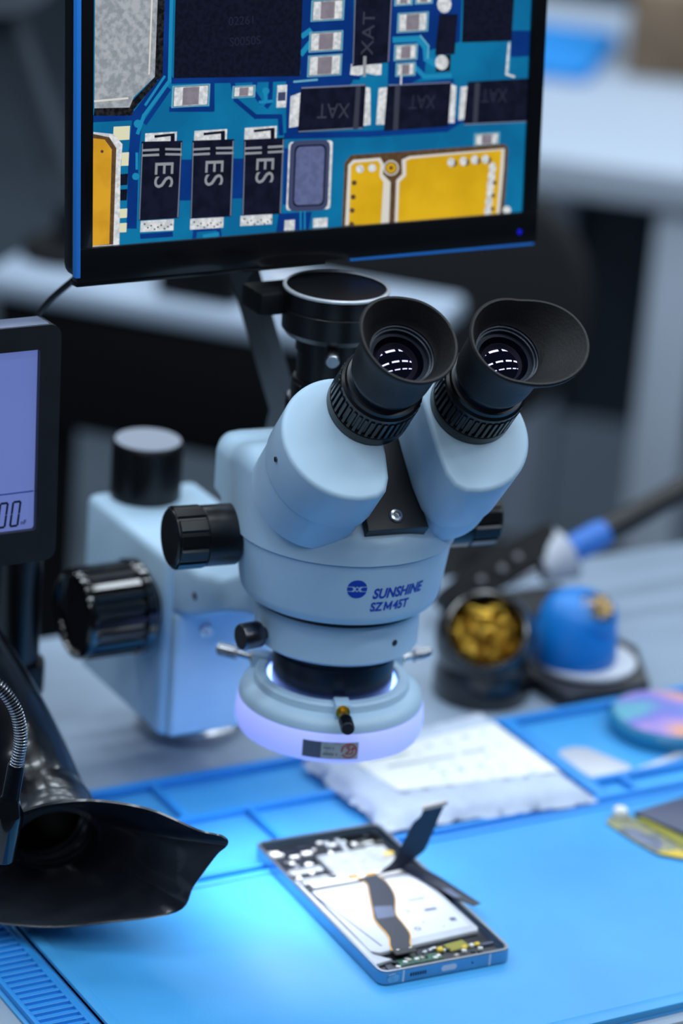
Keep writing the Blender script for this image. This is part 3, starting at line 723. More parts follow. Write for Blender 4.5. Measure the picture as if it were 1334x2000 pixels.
# own bench: top, edge band, two leg frames
bench = thing('work_bench', 'grey work bench top under the blue repair mat and the microscope', 'bench', (0, -40, -750))
part('bench_top', box(-900, 900, -189, 345, -34, -5, 2), 'bench_top', bench)
for x in (-820, 780):
    for y in (-180, 290):
        part('leg', box(x, x + 50, y, y + 50, -750, -34, 3), 'bench_edge', bench)
part('edge_band', box(-899, 899, -190.5, -189, -33, -8, .4), 'card_tan', bench)
part('cross_beam', box(-820, 830, 300, 330, -110, -34, 2), 'bench_edge', bench)

# ---------------------------------------------------------------- blue silicone repair mat
rm = thing('repair_mat', 'bright blue silicone repair mat with moulded trays, under the opened phone', 'mat', (100, -60, -5))
XL, XR, YF, YB = -198, 430, -182, 134
part('base_sheet', box(XL, XR, YF, YB, -5, -3.4, .4), 'mat_blue', rm)
part('work_field', box(-165, XR - 5, YF + 8, 17, -3.4, 0, .5), 'mat_blue', rm)
# ladder border at the left: rails, groove, ridge, and one rib between each pair of slots
part('ladder_floor', box(-194, -171, YF + 5, YB - 2, -3.4, -2.0), 'mat_blue', rm)
part('front_ridge', box(-158, XR, YF, YF + 9, -3.4, .9, .9), 'mat_blue', rm)
part('outer_rail', box(XL + 2, -193, YF + 4, YB - 1, -3.4, .2, .9), 'mat_blue_wall', rm)
part('inner_rail', box(-172, -168.4, YF + 4, YB - 1, -3.4, .2, .7), 'mat_blue_wall', rm)
part('field_ridge', box(-165, -158.5, YF + 4, YB - 1, -3.4, 1.2, 1.1), 'mat_blue', rm)
rib_vf = box(-193.4, -171.6, -1.15, 1.15, -3.4, .1, .35, 1)
rib0 = None
for i in range(-31, 23):
    y = i * 5.5 + 2
    if rib0 is None:
        rib0 = part('rib', mv(rib_vf, 0, y, 0), 'mat_blue_wall', rm, loc=(-182, y, -3.4))
        ry0 = y
    else:
        c = rib0.copy()
        COL.objects.link(c)
        c.location.y += (y - ry0) * K
# tray zone along the back edge
def wall(x0, x1, y0, y1, z1=.8, b=.9):
    part('tray_wall', box(x0, x1, y0, y1, -3.4, z1, b), 'mat_blue_wall', rm)
wall(-168, XR, 129, YB, 1.4)          # back rim
wall(-158, XR, 12.5, 17.5, 1.1)          # front edge of the trays
wall(-158, XR, 22.5, 26.5, .8)
wall(-158, 196, 84.5, 88.5)
wall(205, XR, 43.5, 48)
wall(-34, -29.5, 88, 130)
wall(3, 7, 26, 85)
wall(196, 205, 26, 130)
wall(-110, -106, 26, 130)
wall(XR - 6, XR, YF, YB, .8)
wall(222, 226, 26, 44)

# ================================================================ background furniture
# grey-topped bench standing at an angle behind, left
def oriented(vf, x, y, rz, z=0):
    return mv(vf, x, y, z, rz)
A0 = (310, 989)
fb = thing('side_bench', 'pale grey bench top with a black apron far behind the monitor', 'bench', (A0[0], A0[1], -750))
ang = math.degrees(math.atan2(-155, 138))
# local x runs along the front edge, local y to the back
part('bench_top', oriented(box(-80, 300, 0, 165, -22, 0, 8), *A0, ang), 'far_top', fb)
part('apron', oriented(box(-66, 290, 8, 24, -128, -22, 2), *A0, ang), 'far_black', fb)
for lx in (-60, 240):
    part('leg', oriented(box(lx, lx + 45, 30, 75, -750, -22, 2), *A0, ang), 'far_black', fb)
part('lower_shelf', oriented(box(-60, 290, 40, 150, -390, -370, 2), *A0, ang), 'chair_grey', fb)
def far_item(name, vf, m, label, cat, lx, ly, z):
    c, s = math.cos(R(ang)), math.sin(R(ang))
    px, py = A0[0] + lx * c - ly * s, A0[1] + lx * s + ly * c
    o = part(name, mv(vf, px, py, z, ang), m, loc=(px, py, z))
    return tag(o, label, cat)
far_item('storage_box', box(-35, 35, -25, 25, 0, 40, 4), 'far_black', 'small black box lying on the pale grey bench behind the monitor', 'box', 105, 45, 0)
far_item('cable_spool', lathe([(0, 0), (22, 0), (22, 5), (10, 7), (10, 20), (22, 22), (22, 27), (0, 27)], 32), 'white_enamel', 'pale cable spool on the grey bench left of the diagonal bar', 'spool', 180, 40, 0)

# white table far right, with blue cloth and boxes on it
wt = thing('white_table', 'white lab table with a square leg far behind at the right', 'table', (1000, 1225, -750))
wang = math.degrees(math.atan2(1187.9 - 1269.4, 1050.8 - 963.2))
def W(vf, lx=0, ly=0, z=0, rz=0):
    return xf(vf, Matrix.Translation((1050.8, 1187.9, 0)) @ Matrix.Rotation(R(wang), 4, 'Z') @ Matrix.Translation((lx, ly, z)) @ Matrix.Rotation(R(rz), 4, 'Z'))
part('table_top', W(box(-330, 760, -10, 780, -40, 0, 5)), 'white_post', wt)
part('leg', W(box(2, 54, 0, 60, -750, -40, 3)), 'white_post', wt)
part('leg', W(box(680, 750, 0, 60, -750, -40, 3)), 'white_post', wt)
part('leg', W(box(-240, -180, 700, 760, -750, -40, 3)), 'white_post', wt)
part('back_panel', W(box(-180, 690, 720, 736, -520, -40, 3)), 'wall_paint', wt)
o = part('folded_cloth', W(prism(rrect(165, 240, 20), 0, 14, 5), -210, 450, 0, 0), 'cloth_blue', loc=tuple(W(([(0, 0, 0)], []), -210, 450)[0][0]))
tag(o, 'bright blue cloth folded on the far white table beside the monitor', 'cloth')
bxp = W(([(0, 0, 0)], []), -5, 500)[0][0]
cbx = thing('cardboard_box', 'brown cardboard box on the far white table at the top right', 'box', tuple(bxp))
part('box_body', W(box(-105, 105, -90, 90, 0, 95, 3), -5, 500, 0, 8), 'card_tan', cbx)
part('box_flap', W(box(-103, 103, -88, -2, 95, 98, 1), -5, 500, 0, 8), 'card_tan', cbx)
part('box_flap', W(box(-103, 103, 2, 88, 95, 98, 1), -5, 500, 0, 8), 'card_tan', cbx)

# swivel chair between the benches
ch = thing('swivel_chair', 'black swivel chair with a rounded backrest, blurred behind the right eyepiece', 'chair', (800, 1045, -750))
def C_(vf, z=0, rz=0, x=0, y=0, tilt=0):
    return xf(vf, Matrix.Translation((800, 1045, z - 115)) @ Matrix.Rotation(R(-31 + rz), 4, 'Z') @ Matrix.Translation((x, y, 0)) @ Matrix.Rotation(R(tilt), 4, 'X'))
part('seat', C_(prism(rrect(400, 390, 120, 8), -40, 30, 22, 4), -290), 'chair_fabric', ch)
part('backrest', C_(xf(prism(rrect(340, 250, 115, 8), -22, 22, 18, 4), Matrix.Rotation(R(90), 4, 'X')), 40, 0, -105, -10, 0), 'chair_fabric', ch)
part('back_support', C_(box(-130, -80, 20, 40, -330, 0, 6)), 'far_black', ch)
part('gas_column', mv(lathe([(0, -700), (28, -700), (28, -330), (0, -330)], 24), 800, 1045), 'far_black', ch)
for k in range(5):
    a = R(72 * k + 10)
    part('foot', sweep([(800, 1045, -690), (800 + 230 * math.cos(a), 1045 + 230 * math.sin(a), -715)], [24, 16], 10), 'far_black', ch)
    part('castor', mv(xf(lathe([(0, -15), (25, -15), (25, 15), (0, 15)], 20), Matrix.Rotation(R(90), 4, 'X')), 800 + 232 * math.cos(a), 1045 + 232 * math.sin(a), -725), 'far_black', ch)

# grey jointed arm standing on the side bench
la = thing('jointed_arm', 'blurred grey jointed lamp arm on the pale bench at the upper left', 'lamp arm', (346, 1070, 0))
part('arm_base', mv(lathe([(0, 0), (38, 0), (38, 8), (32, 14), (0, 16)], 40), 346, 1070), 'far_black', la)
part('upright', sweep([(346, 1070, 10), (345, 1071, 62)], 9, 16), 'far_black', la)
part('joint_disc', xf(lathe([(0, -14), (17, -14), (19, -12), (19, 12), (17, 14), (0, 14)], 40), axis_m((344, 1072, 62), (-.5, -.8, .1))), 'chair_grey', la)
part('upper_bar', sweep([(340, 1074, 68), (304, 1096, 176), (288, 1106, 225)], [16, 17, 17], 4), 'chair_grey', la)
part('lamp_hood', xf(lathe([(0, -6), (34, -6), (58, 34), (55, 34), (32, 0), (0, 0)], 48), axis_m((280, 1110, 262), (.2, .3, -1))), 'chair_grey', la)
# ================================================================ stereo microscope
SC = thing('stereo_microscope', 'pale blue stereo microscope with two black eyepieces on a black post', 'microscope', (0, 205, -5))
YAW = Matrix.Rotation(R(-8), 4, 'Z')
H = lambda vf: xf(vf, YAW)            # head frame -> bench frame
UC = 4.0                              # lateral middle of the binocular part

# --- stand: flange, post, focus block, arm
part('post_flange', mv(lathe([(0, -5), (30, -5), (31, -3), (31, 2), (29, 4), (22, 5), (20, 12), (0, 12)], 64), 28, 202), 'steel', SC)
part('lower_pillar', mv(lathe([(0, 8), (11, 8), (11, 60), (0, 60)], 40), 22, 205), 'black_satin', SC)
post = part('post', mv(lathe([(0, 60), (17.5, 60), (17.5, 133), (20, 133), (20, 168.5), (18.8, 170.5), (0, 171)], 64), -4, 212), 'black_satin', SC)
part('post_cap', mv(lathe([(0, 171), (18.6, 171), (18.4, 171.6), (0, 171.8)], 48), -4, 212), 'cap_grey', post)
blk = part('focus_block', box(-34, 34, 122, 226, 32, 138, 5, 3), 'scope_paint', SC)
part('rack_plate', box(-30, 30, 116, 124, 34, 106, 2.5, 3), 'scope_paint', SC)
for (y, z) in ((118.4, 98),):
    part('plate_screw', xf(lathe([(0, 0), (3.6, 0), (3.6, 2), (2.2, 2.4), (0, 1.2)], 20), axis_m((-12, 116.5, 96), (0, -1, 0))), 'steel', SC)
# arm from the block to the ring that holds the barrel, as a side profile pulled across x
arm_prof = [(128, 138), (96, 140), (70, 147), (44, 161), (26, 162), (26, 141), (44, 137), (62, 130), (100, 112), (128, 104)]
arm_vf = xf(prism([(y, z) for y, z in arm_prof], -30, 30, 4, 3), Matrix(((0, 0, 1, 0), (1, 0, 0, 0), (0, 1, 0, 0), (0, 0, 0, 1))))
part('arm', arm_vf, 'scope_paint', SC)
part('arm_screw_hole', xf(lathe([(0, .2), (2.2, .2), (2.2, -.5), (0, -.5)], 16), axis_m((-30.1, 97, 126), (-1, 0, 0))), 'screw_hole', SC)
part('holder_ring', H(lathe([(31.2, 139.5), (40, 139.5), (41.8, 141.2), (41.8, 162), (40, 163.4), (31.2, 163.4)], 96)), 'scope_paint', SC)
part('ring_screw_hole', H(xf(lathe([(0, .3), (1.7, .3), (1.7, -.4), (0, -.4)], 14), axis_m((41.7 * math.sin(R(22.5)), -41.7 * math.cos(R(22.5)), 150), (math.sin(R(22.5)), -math.cos(R(22.5)), 0)))), 'screw_hole', SC)
a = R(-80)
part('clamp_screw', H(xf(join(lathe([(0, 0), (3.2, 0), (3.2, 5), (0, 5)], 20), lathe([(0, 5), (6.4, 5), (6.8, 6), (6.8, 15), (6.2, 16), (0, 16)], 32)), axis_m((40 * math.sin(a), -40 * math.cos(a), 147), (math.sin(a), -math.cos(a), 0)))), 'dark_steel', SC)
# --- focusing knobs on both sides of the block
for s in (-1, 1):
    Mx = axis_m((34 * s, 142, 104), (s, 0, 0))
    k = part('focus_knob', xf(join(lathe([(0, 0), (16, 0), (16, 6), (25.5, 6), (26.5, 7.5), (26.5, 12), (25.6, 13), (0, 13)], 72), gear(23.6, 25.4, 22, 12.5, 42, .6, .62),
                              lathe([(24.6, 41), (24.9, 43), (24, 45.5), (22, 46.5), (21, 45.5), (20.4, 43.4), (0, 42.6)], 72)), Mx), 'black_gloss', SC)

# --- barrel: objective ring, holder gap, printed band
part('objective_ring', H(lathe([(0, 112), (27, 112), (30.4, 113.2), (31, 115), (31, 132), (30.2, 133), (31, 134), (31, 150), (0, 150)], 96)), 'blue_black', SC)
part('gap_ring', H(lathe([(38, 162), (44, 162), (44, 168), (38, 168)], 72)), 'black_plastic', SC)
band = part('barrel_band', H(lathe([(40, 165), (46.6, 165), (48.8, 165.8), (50.2, 168), (51, 171), (54.6, 198.6), (54.2, 199.3), (40, 199.4)], 128)), 'scope_paint', SC)

# --- lettering wrapped on the band
def wrap(vf, az0, z0, shift=.12):
    """lay flat lettering (mm, xy) on the conical band at azimuth az0 (deg from the front)"""
    bm = bmesh.new()
    vs_ = [bm.verts.new(p) for p in vf[0]]
    for f in vf[1]:
        try:
            bm.faces.new([vs_[i] for i in f])
        except ValueError:
            pass
    bmesh.ops.triangulate(bm, faces=list(bm.faces))
    bmesh.ops.subdivide_edges(bm, edges=[e for e in bm.edges if e.calc_length() > 1.6], cuts=2)
    out = []
    for v in bm.verts:
        z = z0 + v.co.y
        r = 51 + (54.6 - 51) * (z - 171) / (198.6 - 171) + shift + v.co.z * .6
        a = R(az0) + v.co.x / 53.0
        v.co = Vector((r * math.sin(a), -r * math.cos(a), z))
    return from_bm(bm)
t = wrap(xf(text_vf('SUNSHINE', 7.6, .24, 'LEFT', .2, .18), Matrix.Scale(.82, 4, (1, 0, 0))), -4.6, 183.6)
w_ = max(math.degrees(math.atan2(p.x, -p.y)) for p in t[0])
part('maker_lettering', H(t), 'logo_blue', band, label='blue capital lettering on the band', smooth=False)
def run(txt, size, bold, sx, sh):
    return xf(text_vf(txt, size, bold, 'LEFT', .2, sh), Matrix.Scale(sx, 4, (1, 0, 0)))
sz, t45 = run('SZ', 6.6, .2, .86, .1), run('45T', 6.6, .2, .86, .1)
x1 = max(q[0] for q in sz[0]) + .7
y0_, y1_ = min(q[1] for q in sz[0]) + .35, max(q[1] for q in sz[0]) - .35
xm = lambda x, y: (x1 + .35 + x + .1 * y, y)
em = stroke([xm(0, y0_), xm(0, y1_), xm(1.75, y0_ + .9), xm(3.5, y1_), xm(3.5, y0_)], .95)
em = [Vector((q[0], q[1], .1)) for q in em[0]], em[1]
x2 = x1 + 3.85 + 1.1 - min(q[0] for q in t45[0])
part('model_lettering', H(wrap(join(sz, em, mv(t45, x2)), -5.2, 176.3)), 'logo_blue', band, label='smaller blue model lettering', smooth=False)
# round emblem: disc split by a light braid
def arcs(r, y0, y1, n=14):
    pts = []
    for i in range(n + 1):
        yy = y0 + (y1 - y0) * i / n
        pts.append((math.sqrt(max(0, r * r - yy * yy)), yy))
    return pts
up_half = arcs(5, 1.55, 5)
emb = []
def flat(poly, z=0, d=.1):
    return mv(prism(poly, -d, d), 0, 0, z)
emb.append(flat(up_half + [(-x, y) for x, y in up_half[::-1]][1:]))
emb.append(flat([(x, -y) for x, y in (up_half + [(-x, y) for x, y in up_half[::-1]][1:])][::-1]))
for sx in (-1, 1):
    emb.append(flat([(sx * 4.9, .95), (sx * 2.6, .95), (sx * 1.75, 0), (sx * 2.6, -.95), (sx * 4.9, -.95)][::sx]))
    emb.append(flat([(sx * 1.35, 1.5), (sx * .9, .75), (sx * .35, 1.5)][::-sx]))
    emb.append(flat([(sx * 1.35, -1.5), (sx * .9, -.75), (sx * .35, -1.5)][::sx]))
emb.append(flat([(0, .85), (-.8, 0), (0, -.85), (.8, 0)]))
part('emblem', H(wrap(join(*emb), -13.4, 186.7)), 'logo_blue', band, label='round blue emblem with a pale braid across it', smooth=False)

# --- upper housing: cross-sections lofted from front to back
def top_z(y):
    pr = [(-57, 209), (-52, 215), (-40, 227), (-28, 238), (-12, 243), (6, 243), (30, 236), (52, 230), (66, 228), (72, 226)]
    for (a, za), (b, zb) in zip(pr, pr[1:]):
        if a <= y <= b:
            return za + (zb - za) * (y - a) / (b - a)
    return pr[0][1] if y < pr[0][0] else pr[-1][1]
def half_w(y):
    if y < 0:
        return math.sqrt(max(0, 56 ** 2 - y * y))
    if y < 50:
        return 56 - 8 * (y / 50) ** 2
    return 48 - 8 * ((y - 50) / 22) ** 4
loops = []
for y in [-56 * math.cos(R(t_)) for t_ in range(6, 91, 6)] + [8, 18, 28, 38, 48, 54, 60, 64, 68, 71, 72.5]:
    hw, zt = half_w(y), top_z(y)
    rc = min(10, hw * .75, (zt - 200) * .8)
    if y > 64:
        rc = min(rc, 8)
    L = [(-hw, y, 199.6)]
    for i in range(9):
        a = R(180 - 90 * i / 8)
        L.append((-hw + rc + rc * math.cos(a), y, zt - rc + rc * math.sin(a)))
    for i in range(9):
        a = R(90 - 90 * i / 8)
        L.append((hw - rc + rc * math.cos(a), y, zt - rc + rc * math.sin(a)))
    L.append((hw, y, 199.6))
    loops.append(L)
part('upper_housing', H(loft(loops)), 'scope_paint', SC, ang=40)

# --- the two tilted prism housings and the plate between them
EL = R(48)
AX = Vector((0, -math.cos(EL), math.sin(EL)))
def face_m(u=0, d=0):
    """frame on the sloping eyepiece face: x across, y up the slope, z out of the face"""
    o = Vector((UC + u, -51.8, 275.6)) - AX * d
    return axis_m(o, AX, (1, 0, 0))
def prism_outline(s):
    pts = []
    cx, cy, r, fl = 30.5 * s, -10, 33, 12.5
    # round outside, flat inside with a rounded lower corner
    for i in range(41):
        a = R(-92 + 184 * i / 40)
        pts.append((cx + s * r * math.cos(a) * .99, cy + r * math.sin(a)))
    pts += [(s * 24, cy + 33), (s * 16.5, cy + 31), (s * fl, cy + 26), (s * fl, cy + 10), (s * (fl + .6), cy - 10), (s * (fl + 2.2), cy - 22), (s * (fl + 5), cy - 28.5), (s * (fl + 10), cy - 32.2)]
    return pts if s > 0 else pts
for s in (-1, 1):
    ol = prism_outline(s)
    ph = part('prism_housing', H(xf(prism(ol, -31 if s < 0 else -40, 0, 2.6, 4), face_m())), 'scope_paint', SC)
    mxo = sum(q[0] for q in ol) / len(ol)
    part('turret_neck', H(xf(prism([(mxo + (x - mxo) * .95, -10 + (y + 10) * .95) for x, y in ol], -56, -30), face_m())), 'scope_paint', ph)
    part('set_screw', H(xf(lathe([(0, .3), (1.3, .3), (1.3, -.6), (0, -.6)], 12), face_m() @ Matrix.Translation((s * 63.6, -12, -14)) @ Matrix.Rotation(R(90 * s), 4, 'Y'))), 'dark_steel', ph)
part('centre_plate', H(xf(prism([(-15, -41.5), (17, -41.5), (13, 10), (10, 26), (-10, 26), (-13, 10)], -50, -39, .8), face_m())), 'black_plastic', SC)
part('plate_screw', H(xf(join(lathe([(0, 0), (3.6, 0), (3.6, .8), (3, 1.6), (1.9, 1.8), (1.6, .6), (0, .6)], 24)), face_m() @ Matrix.Translation((1, -34.5, -39)))), 'steel', SC)

# --- eyepieces
def eyecup(s, M):
    """rubber cup whose rim stands out and up towards the temple"""
    n = 96
    prof = [(19.0, 34, 0), (19.4, 38, 0), (19.6, 46, 0), (19.9, 51, .1), (20.8, 56, .5), (22.0, 60, .85), (23.0, 62.4, 1), (23.2, 63.8, 1), (22.6, 64.8, 1), (21.6, 64.6, 1), (20.6, 62.6, .9), (19.0, 58.6, .55), (17.4, 54.6, .15), (16.6, 52.5, 0), (15.8, 51.6, 0)]
    V, F = [], []
    for r, z, wv in prof:
        for i in range(n):
            a = 2 * math.pi * i / n
            c_ = max(0, math.cos(a - (R(-14) if s > 0 else R(168))))
            wg = c_ ** 1.6 * wv
            rr_ = r + (11 if s > 0 else 3) * wg
            V.append(Vector((rr_ * math.cos(a), rr_ * math.sin(a), z + (6 if s > 0 else 4) * wg)))
    for k in range(len(prof) - 1):
        for i in range(n):
            F.append((k * n + i, k * n + (i + 1) % n, (k + 1) * n + (i + 1) % n, (k + 1) * n + i))
    return xf((V, F), M)
for s in (-1, 1):
    M = face_m(26.4 * s + 9.8) @ Matrix.Translation((0, 5.5 if s < 0 else 2.5, 0))
    ep = part('eyepiece_tube', H(xf(lathe([(0, 0), (17.4, 0), (17.4, 26), (16.4, 27), (16.4, 30), (18.0, 30.6), (18.4, 31.5), (18.8, 36), (18.8, 51), (15.9, 51.6), (15.9, 50.4), (15.2, 50.2), (15.2, 48.6), (14.4, 48.4), (14.4, 46), (0, 46)], 96), M)), 'blue_black', SC)
    part('focus_collar', H(xf(join(lathe([(17, -.5), (20.3, -.5), (20.9, .6), (20.9, 6), (20.2, 7), (17, 7)], 96), gear(19.5, 20.8, 40, 6.5, 20, .3, .6), lathe([(17, 20), (20.2, 20), (20.2, 22.4), (19, 23.6), (18.6, 25.6), (17, 26)], 96)), M)), 'black_satin', ep)
    part('eyecup', H(eyecup(s, M)), 'rubber', ep)
    dome = [(14.6 * math.sin(R(q)) / math.sin(R(36)), 44.5 + 5.2 * (math.cos(R(q)) - math.cos(R(36))) / (1 - math.cos(R(36)))) for q in (36, 32, 27, 22, 17, 12, 8, 4)] + [(0, 49.7)]
    part('eye_lens', H(xf(lathe(dome, 96), M)), 'lens_glass', ep)
    for rr_, zz in ((15.4, 49.2), (14.7, 47.8)):
        part('lens_ring', H(xf(lathe([(rr_, zz), (rr_ + .8, zz + .5), (rr_ + .8, zz - .5), (rr_, zz)], 72), M)), 'black_metal', ep)

# --- zoom knobs left and right
for s in (-1, 1):
    Mx = axis_m((46 * s, 12, 194), (s, 0, 0))
    part('zoom_knob', H(xf(join(lathe([(0, 0), (11.5, 0), (11.5, 8), (14.6, 8), (15.4, 9), (15.4, 25), (14.8, 25.8), (0, 25.8)], 64), gear(14.9, 15.9, 12, 25.6, 40.5, .5, .78), lathe([(14.6, 40), (14.6, 41.2), (13.4, 42), (0, 42.2)], 64)), Mx)), 'black_satin', SC)

# --- trinocular port on the back of the head
TP = (9, 40)
part('photo_port', mv(join(lathe([(0, 222), (21.8, 222), (21.8, 251), (20.6, 253), (0, 253)], 64)), *TP), 'black_metal', SC)
part('port_lock_ring', mv(join(gear(18.6, 19.6, 44, 253, 262, .3, .6), lathe([(0, 262), (19.2, 262), (18.6, 263.6), (0, 263.6)], 64)), *TP), 'black_satin', SC)
part('port_washer', mv(lathe([(0, 252.6), (21.6, 252.6), (21, 253.5), (0, 253.5)], 64), *TP), 'steel', SC)
part('port_screw', xf(lathe([(0, 0), (1.8, 0), (1.8, 5), (3, 5), (3, 9), (0, 9)], 20), axis_m((TP[0] - 17, TP[1] - 8, 251), (-.9, -.43, .25))), 'steel', SC)

# ================================================================ camera on the photo port
MC = thing('microscope_camera', 'black round camera mount with a painted rim highlight on the port behind the eyepieces', 'camera', (TP[0], TP[1], 263.6))
part('camera_neck', mv(lathe([(0, 263.6), (17.4, 263.6), (17.4, 279), (18.6, 279), (18.6, 287), (17, 288), (0, 288)], 64), *TP), 'black_satin', MC)
part('thumb_screw', xf(lathe([(0, 0), (2, 0), (2, 4), (1.8, 5), (3.4, 5), (3.6, 6), (3.6, 13), (3.1, 13.8), (0, 13.6)], 24), axis_m((TP[0] - 9, TP[1] - 15, 283), (-.45, -.88, -.1))), 'steel', MC)
hs = part('camera_flange', mv(lathe([(0, 287), (24, 287), (26.4, 290), (26.6, 301), (26.2, 301.4), (26.6, 301.8), (26.6, 311), (0, 311)], 80), *TP), 'black_satin', MC)
part('flange_rim', mv(lathe([(25.2, 310.9), (26.9, 310.4), (27, 311.4), (26.2, 312), (25.2, 311.8)], 80), *TP), 'rim_highlight', hs)  # highlight along the flange rim, put into a pale ring and its colour
part('mount_bracket', box(TP[0] - 38, TP[0] + 10, TP[1] + 8, TP[1] + 30, 296, 308, 2), 'far_black', MC)

# ================================================================ ring light round the objective
RL = thing('ring_light', 'glowing pale ring light clamped round the objective above the phone', 'ring light', (0, 0, 88))
part('housing', lathe([(33.4, 104), (33.4, 117.6), (34.2, 118.4), (38.4, 118.2), (39.4, 117.2), (40, 113.6), (42.6, 112.8), (45.4, 111.2), (46.8, 108.8), (47.2, 106), (46, 105), (34, 104)], 128), 'scope_paint', RL)
dif = part('diffuser', lathe([(46.8, 106.2), (47.9, 104), (48.4, 98), (48.2, 93), (47, 90), (44.4, 88.6), (43.4, 88.8), (43.4, 104)], 128), 'diffuser', RL, label='frosted glowing outer band')
part('light_plate', lathe([(33.4, 91), (43.6, 91), (43.6, 90.2), (33.4, 90.2), (33.4, 91)], 96), 'led', RL, label='bright underside facing the phone')
part('inner_sleeve', lathe([(33.4, 90), (34.2, 90), (34.2, 116), (33.4, 116), (33.4, 90)], 96), 'led_glow', RL)
for k in range(12):
    a = R(30 * k + 15)
    ld = bpy.data.lights.new('ring_led', 'SPOT')
    ld.energy = .05 + .16 * max(0, math.cos(a - R(172))) ** 1.5   # the left quadrant of the ring is switched up
    ld.color = (.93, .96, 1.)
    ld.spot_size = R(112)
    ld.spot_blend = 1.
    ld.shadow_soft_size = .004
    lo_ = bpy.data.objects.new('ring_led', ld)
    COL.objects.link(lo_)
    lo_.parent = RL
    lo_.location = (.0385 * math.cos(a), .0385 * math.sin(a), .0012)
camaz = math.degrees(math.atan2(-1.229, -.7405))
for da in (9, 129, 249):
    a = R(camaz + da)
    d = Vector((math.cos(a), math.sin(a), 0))
    p0 = d * 36
    part('screw_pad', xf(box(-5, 5, -4, 4, -6, 2, 1), axis_m((d * 39).to_tuple()[:2] + (118.5,), (0, 0, 1), d)), 'scope_paint', RL)
    sc = part('screw_shaft', xf(lathe([(0, 0), (2.0, 0), (2.0, 18), (0, 18)], 16), axis_m((p0.x, p0.y, 116.5), d)), 'brass' if da == 9 else 'steel', RL)
    part('screw_collar', xf(lathe([(0, 6), (3.6, 6), (3.6, 8.6), (0, 8.6)], 18), axis_m((p0.x, p0.y, 116.5), d)), 'brass', sc)
    part('screw_head', xf(join(gear(3.1, 3.5, 20, 17, 27.5, .2), lathe([(0, 27.4), (3.1, 27.4), (2.9, 28), (0, 28)], 20)), axis_m((p0.x, p0.y, 116.5), d)), 'dark_steel' if da == 9 else 'steel', sc)
# seal sticker on the diffuser
def onring(vf, az, z0, r=48.6):
    out = []
    for p in vf[0]:
        a = R(az) + p[0] / 48.0
        rr_ = r + p[2]
        out.append(Vector((rr_ * math.cos(a), rr_ * math.sin(a), z0 + p[1])))
    return out, vf[1]
def grid_rect(x0, x1, y0, y1, z=0, n=10):
    V, F = [], []
    for i in range(n + 1):
        x = x0 + (x1 - x0) * i / n
        V += [Vector((x, y0, z)), Vector((x, y1, z))]
    F = [(2 * i, 2 * i + 2, 2 * i + 3, 2 * i + 1) for i in range(n)]
    return V, F
SAZ = camaz + 2.5
stk = part('seal_sticker', onring(grid_rect(-14, 14, -4.6, 4.6), SAZ, 97.4, 48.75), 'sticker_silver', dif, label='silver seal sticker with a red round stamp', fix=False)
part('sticker_panel', onring(grid_rect(-13.6, -4.6, -4.3, 4.3), SAZ, 97.4, 48.85), 'sticker_dark', stk, fix=False)
def ring_flat(r0, r1, n=40, cx=0, cy=0, a0=0, a1=360):
    V, F = [], []
    for i in range(n + 1):
        a = R(a0 + (a1 - a0) * i / n)
        V += [Vector((cx + r0 * math.cos(a), cy + r0 * math.sin(a), 0)), Vector((cx + r1 * math.cos(a), cy + r1 * math.sin(a), 0))]
    F = [(2 * i, 2 * i + 2, 2 * i + 3, 2 * i + 1) for i in range(n)]
    return V, F
part('sticker_stamp', onring(join(ring_flat(3.3, 4.1, 40, 9.3, 0, -150, 190), stroke([(11.2, 1.8), (10.9, -1.6), (7.6, -1.6), (9.6, .6), (8, 2.2), (9.6, 2.6)], .7), stroke([(10.3, .9), (11.2, 1.8), (12, 1)], .6)), SAZ, 97.4, 48.9), 'print_red', stk, fix=False)
part('sticker_print', onring(join(*[grid_rect(-3.4 + .9 * k, -2.8 + .9 * k, yy, yy + h_, 0, 1) for yy, ks, h_ in ((1, range(6), .9), (-2.6, range(8), 1.3)) for k in ks if (k * 5 + int(yy)) % 7]), SAZ, 97.4, 48.9), 'print_grey', stk, fix=False)
# ================================================================ monitor showing the magnified board
MT = R(-5.3)   # leans back a little
MX, MY, MZ = 5.9, 60.0, 336.0
# frame on the screen: x to the right, y up the screen, z towards the viewer; origin at screen centre
_up = Vector((0, math.sin(-MT), math.cos(-MT)))
_out = Vector((0, -math.cos(-MT), math.sin(-MT)))
_so = Vector((MX, MY, MZ)) + _up * 69.5
SM = Matrix(((1, _up.x, _out.x, _so.x), (0, _up.y, _out.y, _so.y), (0, _up.z, _out.z, _so.z), (0, 0, 0, 1)))
MON = thing('monitor', 'black flat monitor showing a magnified blue circuit board above the microscope', 'monitor', (MX, MY, 318))
def S(vf):
    return xf(vf, SM)
part('back_shell', S(prism(rrect(264, 168, 6, 4, 0, -1.6), -15, -4.5, 2)), 'bezel_side', MON)
def frame(x0, x1, y0, y1, X0, X1, Y0, Y1, z0, z1):
    return join(box(X0, X1, Y0, y0, z0, z1, .5), box(X0, X1, y1, Y1, z0, z1, .5), box(X0, x0, y0, y1, z0, z1, .5), box(x1, X1, y0, y1, z0, z1, .5))
bez = part('bezel', S(frame(-123.5, 123.5, -69.6, 69.6, -132, 132.5, -86.4, 82, -4.5, 1.2)), 'bezel', MON)
part('side_strip', S(box(-132.6, -130.2, -84, 82, -2.6, 1.5, .3)), 'blue_strip', bez, label='glossy blue strip along the edge')
part('lower_strip', S(box(20, 131, -87.6, -86.2, -3.4, 1.0, .2)), 'blue_strip', bez)
part('lower_lip', S(box(-132, 6, -88.6, -85.6, -7, .8, .5)), 'bezel', bez)
